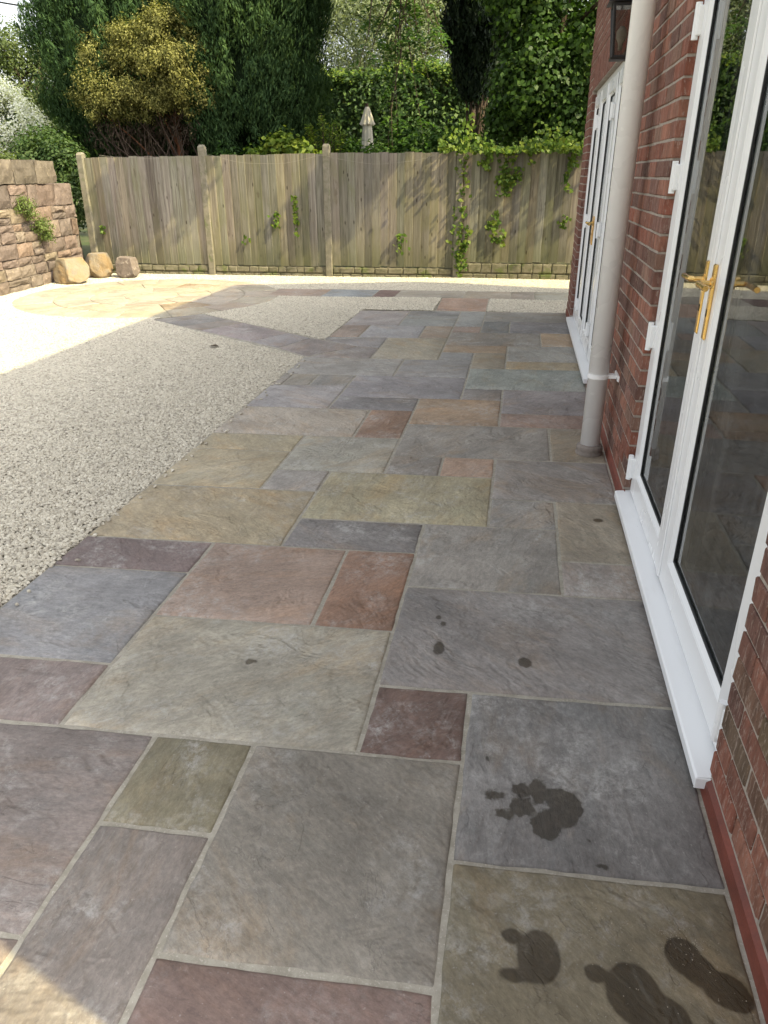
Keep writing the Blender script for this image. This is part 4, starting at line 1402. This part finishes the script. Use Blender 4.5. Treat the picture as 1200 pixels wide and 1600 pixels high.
# ------------------------------------------------------------------ conifers
def conifer(name, label, base, axis, H, rfun, mat, nplume, pl, base_z, group=None, bark='bark', lw=(.10, .030), leaves=70, outw=.45, rtrunk=.16, yscale=1.0, inner=True):
    t = empty(name, base, label, 'tree', group)
    trunk_mesh(t, base, (axis[0], axis[1], base[2] + H * .8), rtrunk, .04, M[bark],
               [(rnd.uniform(.15, .85), (axis[0] + math.cos(a) * rfun(zq, a) * .7, axis[1] + math.sin(a) * rfun(zq, a) * .7, zq + .3), .03)
                for a, zq in [(rnd.uniform(0, 6.28), rnd.uniform(base_z, H * .8)) for _ in range(26)]])
    Cs, Ns, Ts, Ti = [], [], [], []
    for _ in range(nplume):
        a = rnd.uniform(0, 2 * math.pi)
        zq = base_z + (H - base_z) * rnd.random() ** 1.15
        rr = rfun(zq, a) * (1 - abs(rnd.gauss(0, .10))) * (1 + .10 * mnoise.noise((math.cos(a) * 2.2, math.sin(a) * 2.2, zq * 1.4)))
        c = np.array([axis[0] + math.cos(a) * rr, axis[1] + math.sin(a) * rr * yscale, zq])
        outd = np.array([math.cos(a), math.sin(a), 0])
        ax = unit(np.array([outd * outw + np.array([rnd.gauss(0, .18), rnd.gauss(0, .18), .9])]))[0]
        ln = pl * rnd.uniform(.6, 1.3)
        m = leaves
        s = rng.uniform(0, 1, m)
        wid = ln * .26 * np.sin(np.pi * np.clip(s * .8 + .18, 0, 1)) + .01
        off = unit(rng.normal(size=(m, 3)) + 1e-6) * wid[:, None] * rng.uniform(.6, 1.1, (m, 1))
        P = c + ax * (s[:, None] - .35) * ln + off
        Cs.append(P)
        Ns.append(outd * .35 + unit(off) * .9 + rng.normal(size=(m, 3)) * .28)
        Ts.append(ax + off / max(ln, .1) * .9 + rng.normal(size=(m, 3)) * .14)
        Ti.append(rnd.uniform(-.2, .2) + rng.uniform(0.15, .85, m))
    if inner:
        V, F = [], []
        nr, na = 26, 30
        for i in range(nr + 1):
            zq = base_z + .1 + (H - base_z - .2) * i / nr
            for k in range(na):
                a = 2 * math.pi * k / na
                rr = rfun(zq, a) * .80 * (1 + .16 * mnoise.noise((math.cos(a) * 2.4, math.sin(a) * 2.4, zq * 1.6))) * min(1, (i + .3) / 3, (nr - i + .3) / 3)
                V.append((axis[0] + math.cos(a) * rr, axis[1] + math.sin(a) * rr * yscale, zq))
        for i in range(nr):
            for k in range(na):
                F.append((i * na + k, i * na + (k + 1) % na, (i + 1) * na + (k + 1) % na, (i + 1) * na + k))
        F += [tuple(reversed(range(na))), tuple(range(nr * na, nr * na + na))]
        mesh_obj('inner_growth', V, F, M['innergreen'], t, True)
    C = np.concatenate(Cs)
    leaf_obj('crown', C, np.concatenate(Ns), np.concatenate(Ts), rng.uniform(lw[0] * .6, lw[0] * 1.3, len(C)), rng.uniform(lw[1] * .6, lw[1] * 1.4, len(C)), mat, t,
             tint=np.concatenate(Ti), bend=.06)
    return t


def rL(z, a): return max(.1, min(1.75, .75 + (z - 1.3) * .75)) if z < 3.6 else max(.15, 1.75 - (z - 3.6) * .42)
def rRt(z, a): return max(.1, min(1.22, .85 + (z - 1.3) * .3)) if z < 4.2 else max(.1, 1.22 - (z - 4.2) * .35)
conifer('conifer_tree', 'broad dark green conifer at the left, behind the golden one', (-7.1, 14.6, -.1), (-7.1, 14.6), 7.2, rL, LM['conifer'], 1250, .62, 1.5, 'conifers behind the fence', lw=(.085, .019), leaves=150)
conifer('conifer_tree', 'tall dark green conifer right of the golden one', (-4.72, 13.9, -.1), (-4.72, 13.9), 7.0, rRt, LM['conifer'], 1050, .62, 1.55, 'conifers behind the fence', lw=(.085, .019), leaves=150)
# golden conifer: bare brown skirt under a yellow-tipped head
gt = empty('golden_conifer', (-6.05, 13.35, -.1), 'golden yellow conifer with bare brown lower branches', 'tree', 'conifers behind the fence')
gb = [((-6.0, 12.95, 3.15), (.75, .45, .62)), ((-5.45, 12.95, 2.95), (.46, .42, .55)), ((-6.95, 12.95, 2.75), (.60, .45, .42)), ((-6.4, 13.0, 2.8), (.6, .45, .40)), ((-7.05, 13.0, 3.3), (.34, .36, .33)), ((-5.85, 12.95, 3.6), (.42, .36, .30)), ((-6.5, 12.95, 3.5), (.28, .28, .28))]
trunk_mesh(gt, (-6.03, 13.35, -.1), (-5.93, 13.35, 2.9), .075, .05, M['redbark'], [(f_, t_, r_ * .5) for f_, t_, r_ in auto_limbs(gb, 1)], wob=.03)
C, Nn, ti = clumps(gb, 62, 60, .055, .55, (.6, 1.10), .32, 3.2)
leaf_obj('crown', C, Nn, rng.normal(size=C.shape) * .6 + np.array([0, 0, .8]), rng.uniform(.03, .055, len(C)), rng.uniform(.014, .024, len(C)), LM['golden'], gt, tint=ti - .05)
sk = [((-6.9, 13.35, 2.2), (.85, .5, .5)), ((-6.2, 13.35, 2.3), (.75, .45, .45)), ((-5.6, 13.35, 2.3), (.45, .4, .4)), ((-6.6, 13.45, 2.9), (.75, .35, .5))]
C, Nn, ti = clumps(sk, 26, 30, .09, .2, (.3, 1.0), .1)
leaf_obj('brown_skirt', C, Nn, rng.normal(size=C.shape) * .5 + np.array([0, 0, .6]), rng.uniform(.04, .09, len(C)), rng.uniform(.008, .02, len(C)), LM['brown'], gt, tint=ti)
tw = []
for k in range(46):
    s = Vector((rnd.uniform(-7.0, -5.4), 13.3 + rnd.uniform(-.25, .2), rnd.uniform(1.2, 1.8)))
    e = s + Vector((rnd.gauss(-.15, .35), rnd.gauss(-.1, .15), rnd.uniform(.6, 1.3)))
    m_ = s.lerp(e, .5) + Vector((rnd.gauss(0, .08), 0, -.05))
    tw.append(tube([s, m_, e], [.014, .010, .004], 5))
mesh_obj('bare_branches', *merge(tw), M['deadwood'], gt)

# ------------------------------------------------------------------ trees and shrubs beyond the wall, left
broadleaf('hawthorn_tree', 'hawthorn covered in white blossom beyond the stone wall', 'tree', (-11.0, 15.6, -.1),
          [((-10.9, 15.5, 2.2), (.95, .8, .8)), ((-11.6, 15.7, 2.9), (.9, .8, .7)), ((-10.2, 15.4, 1.8), (.55, .6, .55)), ((-12.2, 15.6, 2.0), (.8, .8, .8))], LM['haw'], 16, 40, .13, .07, .05)
haw = bpy.data.objects['hawthorn_tree']
C, Nn, ti = clumps([((-10.9, 15.45, 2.25), (1.0, .85, .85)), ((-11.6, 15.6, 2.95), (.95, .85, .75)), ((-10.2, 15.3, 1.8), (.66, .7, .66)), ((-12.2, 15.5, 2.0), (.85, .85, .85))], 60, 34, .07, .5, (.95, 1.10), .12, 1.8)
leaf_obj('blossom', C, Nn, rng.normal(size=C.shape), rng.uniform(.03, .06, len(C)), rng.uniform(.03, .055, len(C)), LM['blossom'], haw, tint=ti)
broadleaf('leafy_tree', 'pale leafy tree fading into the sky at the top left', 'tree', (-13.6, 21, -.1),
          [((-13.2, 21, 3.6), (1.5, 1.2, 1.1)), ((-14.6, 21.2, 3.3), (1.5, 1.2, 1.4)), ((-12.3, 20.6, 2.6), (1.2, 1.0, 1.2)), ((-13.6, 21, 4.6), (.8, .8, .6)), ((-11.2, 20.6, 2.4), (1.0, 1, 1.2))],
          LM['light'], 11, 40, .18, .09, .05, gap=.2)
broadleaf('garden_shrub', 'dark green shrub filling the gap between stone wall and first fence post', 'shrub', (-7.5, 12.35, -.1),
          [((-7.45, 12.2, 1.6), (.32, .3, .42)), ((-7.35, 12.05, 1.15), (.22, .22, .4)), ((-8.0, 12.4, 1.7), (.5, .4, .45)), ((-8.2, 13, 1.9), (.5, .4, .45))], LM['haw'], 40, 40, .09, .06, .04, (.05, .02))
broadleaf('garden_shrub', 'bright green self-sown shrub behind the coping of the stone wall', 'shrub', (-8.6, 11.6, -.1),
          [((-8.2, 11.6, 1.5), (.4, .4, .3)), ((-9.2, 11.2, 1.55), (.6, .4, .35))], LM['light'], 40, 40, .08, .06, .04, (.04, .02))

# ------------------------------------------------------------------ hedge and trees, centre
hd = empty('clipped_hedge', (-3.2, 19.6, -.1), 'tall clipped green hedge across the neighbouring garden', 'hedge')
n = 26000
hx = rng.uniform(-7.5, 2.5, n); hz = rng.uniform(.8, 3.6, n); hy = 19 + rng.normal(size=n) * .10 + .12 * np.sin(hx * 2.3) * np.cos(hz * 2.0)
nt = 12000
tx = rng.uniform(-7.5, 2.5, nt); ty = rng.uniform(18.9, 20.4, nt); tz = 3.58 + rng.normal(size=nt) * .09 + .08 * np.sin(tx * 1.9)
C = np.concatenate([np.stack([hx, hy, hz], 1), np.stack([tx, ty, tz], 1)])
Nn = np.concatenate([np.tile([0, -1, .35], (n, 1)), np.tile([0, -.2, 1], (nt, 1))]) + rng.normal(size=(n + nt, 3)) * .42
leaf_obj('foliage', C, Nn, rng.normal(size=C.shape), rng.uniform(.06, .13, n + nt), rng.uniform(.04, .075, n + nt), LM['hedge'], hd)
mesh_obj('inner_branches', *merge([tube([(x, 19.6, -.1), (x + rnd.uniform(-.2, .2), 19.5, 1.6), (x + rnd.uniform(-.3, .3), 19.4, 3.3)], [.05, .035, .012], 6) for x in np.arange(-7.3, 2.5, .45)]), M['bark'], hd)
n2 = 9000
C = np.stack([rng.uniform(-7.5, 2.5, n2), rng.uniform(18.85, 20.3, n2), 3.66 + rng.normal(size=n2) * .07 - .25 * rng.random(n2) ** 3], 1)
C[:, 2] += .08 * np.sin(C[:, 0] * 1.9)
leaf_obj('sunlit_top_leaves', C, np.tile([.2, -.4, 1], (n2, 1)) + rng.normal(size=(n2, 3)) * .4, rng.normal(size=C.shape), rng.uniform(.06, .12, n2), rng.uniform(.04, .07, n2), LM['fern'], hd)  # yellow-green leaf layer: sunlight on the hedge top put into leaf colour
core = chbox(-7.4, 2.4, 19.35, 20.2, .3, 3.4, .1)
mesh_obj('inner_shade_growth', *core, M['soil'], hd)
broadleaf('willow_tree', 'tall pale willow rising behind the clipped hedge', 'tree', (-5, 27, -.1),
          [((-6.6, 26.5, 5.2), (2.0, 1.2, 1.6)), ((-4.6, 26.2, 5.4), (1.9, 1.2, 1.7)), ((-2.8, 26.6, 5.0), (1.8, 1.2, 1.6)), ((-5.5, 27, 7.0), (2.6, 1.4, 1.4)), ((-2.2, 27, 6.8), (2.2, 1.4, 1.4)), ((-8.6, 27, 5.0), (1.8, 1.2, 1.8)), ((-.6, 27, 5.4), (1.6, 1.2, 1.6)), ((-4, 26.4, 3.8), (3.6, .9, .9))],
          LM['willow'], 10, 44, .20, .13, .035, (.2, .08))
broadleaf('background_tree', 'mid green tree behind the conifers and hedge', 'tree', (-9.5, 24, -.1),
          [((-9.5, 24, 3.6), (2.2, 1.2, 2.0)), ((-11.6, 24, 2.6), (1.8, 1.2, 1.8)), ((-7.6, 24, 3.4), (1.6, 1.2, 2.0))], LM['light'], 8, 40, .2, .10, .06)
broadleaf('background_tree', 'large dark tree beyond the hedge behind the ivy', 'tree', (1.5, 24, -.1),
          [((1.2, 24, 4.5), (2.4, 1.4, 2.2)), ((3.2, 24, 4), (2.2, 1.4, 2.4)), ((-.6, 23.5, 4.6), (1.4, 1.2, 1.6))], LM['hedge'], 8, 40, .2, .10, .06)

# dark cypress on a bare stem
def rC(z, a): return .18 + (z - 2.75) * .45 if z < 3.6 else max(.1, .56 - (z - 4.4) * .12) if z > 4.4 else .56
conifer('cypress_tree', 'nearly black narrow cypress on a bare stem', (-.9, 14.8, -.1), (-.98, 14.8), 6.4, rC, LM['cypress'], 420, .42, 2.8, bark='bark', rtrunk=.075, leaves=60)

# ------------------------------------------------------------------ ivy tree, right
ivb = [((.35, 13.2, 3.6), (.80, .55, .85)), ((-.25, 13.1, 3.75), (.55, .5, .6)), ((.1, 13.0, 2.75), (.72, .5, .6)), ((.55, 13.0, 2.25), (.55, .45, .5)), ((-.3, 13.1, 2.35), (.38, .35, .35)), ((.2, 13.3, 4.7), (.9, .7, .6)), ((1.1, 13.1, 3.0), (.7, .55, .9)), ((1.3, 13.1, 2.0), (.6, .45, .5))]
broadleaf('ivy_tree', 'old stem smothered in glossy ivy beside the house corner', 'tree', (.35, 13.4, -.1), ivb, LM['ivy'], 44, 24, .085, .078, .066, (.14, .06), up=.35, gap=.24, shell=(.70, 1.07), tshift=-.2)

ivt = bpy.data.objects['ivy_tree']
C, Nn, ti = clumps([((1.9, 11.6, 3.2), (.9, .35, .6)), ((1.7, 11.5, 4.2), (.8, .35, .5)), ((3.0, 11.4, 4.0), (.8, .35, .6))], 2.2, 14, .08, .35, (.2, 1.0))
leaf_obj('overhanging_growth', C, Nn, rng.normal(size=C.shape), rng.uniform(.07, .11, len(C)), rng.uniform(.05, .085, len(C)), LM['ivy'], ivt, tint=ti)
mesh_obj('overhanging_branches', *merge([tube([(.5, 13.3, 2.6 + .3 * q), (1.2, 12.4, 3.1 + .3 * q), (2.0 + .3 * q, 11.6, 3.3 + .3 * q), (2.7 + .1 * q, 11.3, 3.6 + .3 * q)], [.035, .028, .018, .008], 6) for q in range(4)]), M['bark'], ivt)

# overhanging walnut sprays
wt = empty('walnut_tree', (-1.0, 15.5, -.1), 'walnut with drooping leafy branches hanging over the middle of the fence', 'tree')
strands = []
specs = []
for k in range(12):
    x0 = rnd.uniform(-2.6, -1.35); y0 = rnd.uniform(12.5, 13.5); z0 = rnd.uniform(3.6, 5.0)
    ln = rnd.uniform(.5, 1.5)
    specs.append((x0, y0, z0, ln))
for (x0, z0, ln) in ((-2.3, 4.4, 2.5), (-2.1, 4.2, 2.2), (-1.75, 4.2, 1.6), (-2.5, 4.3, 1.5), (-1.5, 4.0, 1.0), (-2.2, 3.6, 1.8), (-2.05, 3.4, 1.6)):
    specs.append((x0, 12.85, z0, ln))
Cw, Nw, Tw = [], [], []
for (x0, y0, z0, ln) in specs:
    p0 = Vector((x0, y0, z0)); dr_ = Vector((rnd.gauss(.0, .25), rnd.gauss(-.1, .15), -1)).normalized()
    pts = [p0 + dr_ * ln * f_ + Vector((.12 * math.sin(f_ * 3 + x0 * 5), 0, 0)) for f_ in (0, .33, .66, 1)]
    strands.append(tube(pts, [.012, .009, .006, .003], 5))
    m = int(ln * 8)
    for q in range(m):
        f_ = rnd.uniform(.05, 1)
        a = p0 + dr_ * ln * f_ + Vector((.12 * math.sin(f_ * 3 + x0 * 5), 0, 0))
        d = Vector((rnd.gauss(0, 1), rnd.gauss(0, .7), rnd.uniform(-.7, .25))).normalized()
        rl = rnd.uniform(.16, .34)
        for s in range(7):
            fs = .25 + .75 * s / 6
            c = a + d * rl * fs + Vector((0, 0, -.12 * fs * fs))
            sd = Vector((-d.y, d.x, 0)).normalized() * (1 if s % 2 else -1)
            t_ = (sd * .9 + d * .5 + Vector((0, 0, -.35))).normalized()
            c2 = c + t_ * .04
            Cw.append(c2[:]); Tw.append(t_[:]); Nw.append((rnd.gauss(0, .4), rnd.gauss(-.3, .4), 1))
Cw = np.array(Cw)
bl = [((-1.9, 13.4, 5.2), (1.4, 1.0, .7)), ((-2.9, 10.85, 4.62), (1.0, .4, .42)), ((.45, 10.95, 5.0), (.6, .35, .4)), ((-1.4, 11.9, 5.2), (1.3, .6, .4))]
trunk_mesh(wt, (-1.0, 15.5, -.1), (-1.05, 15.3, 5.2), .08, .05, M['bark'], [(.9, (s[0], s[1], s[2]), .03) for s in specs[:12]])
strands += [tube([(-.9, 13.5, 4.6), (-1.6, 12.4, 5.0), (-2.4, 11.4, 4.9), (-3.4, 10.8, 4.6)], [.045, .035, .025, .01], 6), tube([(-.9, 13.5, 4.7), (-.3, 12.4, 5.1), (.3, 11.4, 5.2), (.7, 10.8, 5.0)], [.045, .035, .025, .01], 6)]
mesh_obj('hanging_branches', *merge(strands), M['bark'], wt)
leaf_obj('leaves', Cw, np.array(Nw), np.array(Tw), rng.uniform(.08, .13, len(Cw)), rng.uniform(.035, .055, len(Cw)), LM['walnut'], wt)
C, Nn, ti = clumps(bl, 26, 26, .09, .5, (.2, 1.0))
leaf_obj('crown', C, Nn, rng.normal(size=C.shape), rng.uniform(.10, .15, len(C)), rng.uniform(.05, .08, len(C)), LM['walnut'], wt, tint=ti)

# shrubs just behind the fence
broadleaf('garden_shrub', 'bright yellow green shrub peeping over the fence left of the middle post', 'shrub', (-3.75, 12.75, -.1),
          [((-3.85, 12.6, 1.85), (.32, .25, .22)), ((-4.15, 12.7, 1.75), (.3, .25, .16)), ((-3.6, 12.6, 1.78), (.25, .2, .18))], LM['fern'], 60, 16, .06, .10, .07, (.03, .015), tshift=.1)
fp = empty('feathery_plant', (-3.28, 13.0, -.1), 'feathery fan-shaped plant rising behind the middle fence post', 'plant')
stems = []
Cf, Nf, Tf = [], [], []
for k in range(22):
    a = rnd.uniform(-1, 1)
    tip = Vector((-3.28 + a * .38, 13 + rnd.uniform(-.2, .2), 2.38 - abs(a) * .3 + rnd.uniform(-.08, .06)))
    b0 = Vector((-3.28 + a * .05, 13, 1.2))
    stems.append(tube([b0, b0.lerp(tip, .5) + Vector((0, 0, .06)), tip], [.012, .008, .003], 5))
    for s in range(26):
        f_ = .45 + .58 * s / 26
        c = b0.lerp(tip, f_) + Vector((rnd.gauss(0, .03), rnd.gauss(0, .03), .06 * math.sin(math.pi * f_) + rnd.gauss(0, .02)))
        Cf.append(c[:]); Nf.append((rnd.gauss(0, .5), rnd.gauss(-.3, .5), 1)); Tf.append((rnd.gauss(a, .6), rnd.gauss(0, .4), rnd.gauss(.2, .5)))
mesh_obj('stems', *merge(stems), M['bark'], fp)
leaf_obj('leaves', np.array(Cf), np.array(Nf), np.array(Tf), .09, .03, LM['fern'], fp)
for (bx, by, bz, rx_, rz_, lab) in ((-2.25, 13.3, 1.62, .45, .25, 'leafy shrub right of the closed parasol'), (-1.75, 13.4, 1.75, .4, .45, 'dark leafy shrub below the hanging walnut sprays'),
                                  (-2.85, 13.5, 1.72, .35, .25, 'thin leafy shrub in front of the closed parasol'),
                                  (-4.7, 12.9, 1.66, .4, .22, 'low green shrub in shade under the dark conifer'), (-1.05, 13.2, 1.8, .3, .3, 'leafy shrub under the bare cypress stem')):
    broadleaf('garden_shrub', lab, 'shrub', (bx, by, -.1), [((bx - .2, by, bz), (rx_ * .7, .3, rz_)), ((bx + .25, by + .05, bz - .05), (rx_ * .6, .3, rz_ * .9))], LM['walnut'], 50, 22, .08, .10, .05, (.03, .015))

# closed parasol
px_, py_ = -2.86, 14.5
pa = empty('closed_parasol', (px_, py_, -.1), 'closed off-white parasol standing behind the fence', 'parasol')
mesh_obj('pole', *tube([(px_, py_, -.1), (px_, py_, 2.66)], .02, 10), M['deadwood'], pa)
def folded(z0, z1, r0, r1, folds=9, n=45):
    V, F = [], []
    rings = 7
    for i in range(rings):
        f_ = i / (rings - 1); zq = z1 + (z0 - z1) * f_
        rr = r1 + (r0 - r1) * f_ ** .8
        for k in range(n):
            a = 2 * math.pi * k / n
            w = 1 + .28 * math.sin(a * folds) * f_
            V.append((px_ + math.cos(a) * rr * w, py_ + math.sin(a) * rr * w, zq + (.02 * math.sin(a * folds) if i == rings - 1 else 0)))
    for i in range(rings - 1):
        for k in range(n):
            F.append((i * n + k, i * n + (k + 1) % n, (i + 1) * n + (k + 1) % n, (i + 1) * n + k))
    return V, F
mesh_obj('canopy', *folded(1.2, 2.40, .15, .07), M['canvas'], pa)
mesh_obj('canopy_cap', *folded(2.31, 2.60, .115, .035), M['canvas'], pa)
mesh_obj('finial', *lathe([(.012, 2.58), (.028, 2.60), (.03, 2.63), (.012, 2.66)], 12, px_, py_), M['deadwood'], pa, True)

# ------------------------------------------------------------------ ivy on the fence
iv = empty('fence_ivy', (-.3, 12.23, 0), 'bright ivy trailing over the top and down the right-hand fence panel', 'ivy')
Cs = []
for k in range(900):                                   # the mat along the top
    x = rnd.uniform(-1.3, .95)
    th = .10 + .07 * math.sin(x * 5) + (.10 if -1.2 < x < -.75 else 0)
    Cs.append((x, fence_y(x) - .02 - (abs(rnd.gauss(0, .16)) if rnd.random() < .75 else -.1), 1.86 + abs(rnd.gauss(0, th)) - .06))
trails = [(-.95, 1.85, .15, .10, 90), (-.93, 1.1, .12, .04, 60), (-.93, .6, .05, .05, 40), (-.58, 1.85, 1.55, .07, 60), (-.3, 1.85, 1.2, .10, 110), (-.25, 1.5, 1.35, .14, 70), (-.42, 1.0, .55, .07, 45), (-.5, .85, .75, .05, 14),
          (-.3, .75, .5, .05, 20), (.62, 1.85, 1.25, .05, 55), (.7, 1.85, 1.6, .08, 30), (.62, .95, .75, .06, 22), (.05, 1.85, 1.65, .05, 20), (-.15, 1.6, 1.5, .05, 14), (-.85, .8, .2, .03, 40)]
vines = []
for (x, z1, z0, sp_, n) in trails:
    vines.append(tube([(x + .03 * math.sin(q * 7), fence_y(x) - .045, z1 + (z0 - z1) * q) for q in np.linspace(0, 1, 8)], .004, 4))
    for _ in range(n):
        q = rnd.random()
        Cs.append((x + .03 * math.sin(q * 7) + rnd.gauss(0, sp_ * .6), fence_y(x) - .05 - abs(rnd.gauss(0, .03)), z1 + (z0 - z1) * q))
C = np.array(Cs)
leaf_obj('leaves', C, rng.normal(size=C.shape) * .45 + np.array([.1, -.8, .6]), rng.normal(size=C.shape) * .5 + np.array([0, 0, -1]), rng.uniform(.045, .085, len(C)), rng.uniform(.04, .075, len(C)), LM['ivyyoung'], iv)
mesh_obj('stems', *merge(vines), M['bark'], iv)


def sprig(x, z0, z1, spread, n, label, mat='ivyyoung'):
    t = empty('ivy_sprig', (x, fence_y(x) - .05, z0), label, 'ivy', 'sprigs growing through the fence boards')
    mesh_obj('stem', *tube([(x, fence_y(x) - .035, z0), (x + .02, fence_y(x) - .05, (z0 + z1) / 2), (x, fence_y(x) - .04, z1)], .004, 4), M['bark'], t)
    C = np.array([(x + rnd.gauss(0, spread), fence_y(x) - .055 - abs(rnd.gauss(0, .03)), rnd.uniform(z0, z1)) for _ in range(n)])
    leaf_obj('leaves', C, rng.normal(size=C.shape) * .45 + np.array([.1, -.8, .6]), rng.normal(size=C.shape) * .5 + np.array([0, 0, -1]), rng.uniform(.045, .08, n), rng.uniform(.04, .065, n), LM[mat], t)


sprig(-3.52, .60, 1.22, .025, 60, 'tallest yellow green ivy sprig on the second fence panel')
sprig(-3.84, .74, .98, .035, 30, 'short ivy sprig left of the tall one on the second panel')
sprig(-4.35, .48, .62, .03, 8, 'tiny ivy sprig low on the second fence panel')
sprig(-1.87, .38, .66, .05, 26, 'ivy sprig low on the panel right of the middle post')
sprig(-6.72, .62, .75, .03, 14, 'single leafy sprig beside the leftmost fence post')

# plants rooted in the stone wall
for (y, z, rr, lab) in ((10.17, 1.10, .16, 'upper bushy green plant rooted in the stone wall'), (10.50, .80, .19, 'lower bushy green plant rooted in the stone wall')):
    t = empty('wall_plant', (wx(y), y, z - rr), lab, 'plant', 'plants rooted in the stone wall')
    C, Nn, ti = clumps([((wx(y) + .08, y, z), (.13, rr, rr * .85)), ((wx(y) + .06, y + .1, z - .1), (.09, rr * .6, rr * .6))], 130, 22, .03, .5, (.4, 1.05))
    leaf_obj('leaves', C, Nn, rng.normal(size=C.shape), rng.uniform(.02, .04, len(C)), rng.uniform(.012, .02, len(C)), LM['rockplant'], t, tint=ti)
    mesh_obj('stems', *merge([tube([(wx(y) - .02, y, z - .05), (wx(y) + .12 * rnd.random() + .05, y + rnd.gauss(0, rr * .6), z + rnd.gauss(0, rr * .5))], [.006, .002], 4) for _ in range(14)]), M['bark'], t)

# ------------------------------------------------------------------ small things
tag(mesh_obj('overhead_cable', *tube([(-40, 18, 9.2), (-20, 18, 6.45), (-11.9, 18, 5.03), (-10.85, 18, 4.86), (-8.6, 18, 4.55)], .018, 6), M['wire']), 'black overhead cable crossing the sky at the top left', 'cable')
tag(mesh_obj('fallen_leaf', [(-2.89, 6.66, .012), (-2.84, 6.645, .02), (-2.79, 6.68, .014), (-2.835, 6.72, .022), (-2.87, 6.70, .016)], [(0, 1, 2, 3, 4)], M['deadleaf']), 'dark fallen leaf lying on the chippings', 'leaf')
# loose jointing sand by the house wall
Vs, Fs = [], []
for k in range(170):
    if rnd.random() < .45:
        x, y = rnd.gauss(.44, .035), rnd.gauss(1.15, .02)
    else:
        x, y = rnd.uniform(.22, .57), rnd.uniform(.9, 1.22)
    r_ = rnd.uniform(.0007, .0017); z0 = .003
    n0 = len(Vs)
    Vs += [(x - r_, y, z0), (x + r_, y, z0), (x, y - r_, z0), (x, y + r_, z0), (x, y, z0 + r_), (x, y, z0 - r_)]
    Fs += [tuple(n0 + i for i in f) for f in ((0, 2, 4), (2, 1, 4), (1, 3, 4), (3, 0, 4), (2, 0, 5), (1, 2, 5), (3, 1, 5), (0, 3, 5))]
tag(mesh_obj('jointing_sand', Vs, Fs, M['sand']), 'loose sand grains scattered on the wet slab by the wall', 'sand', kind='stuff')
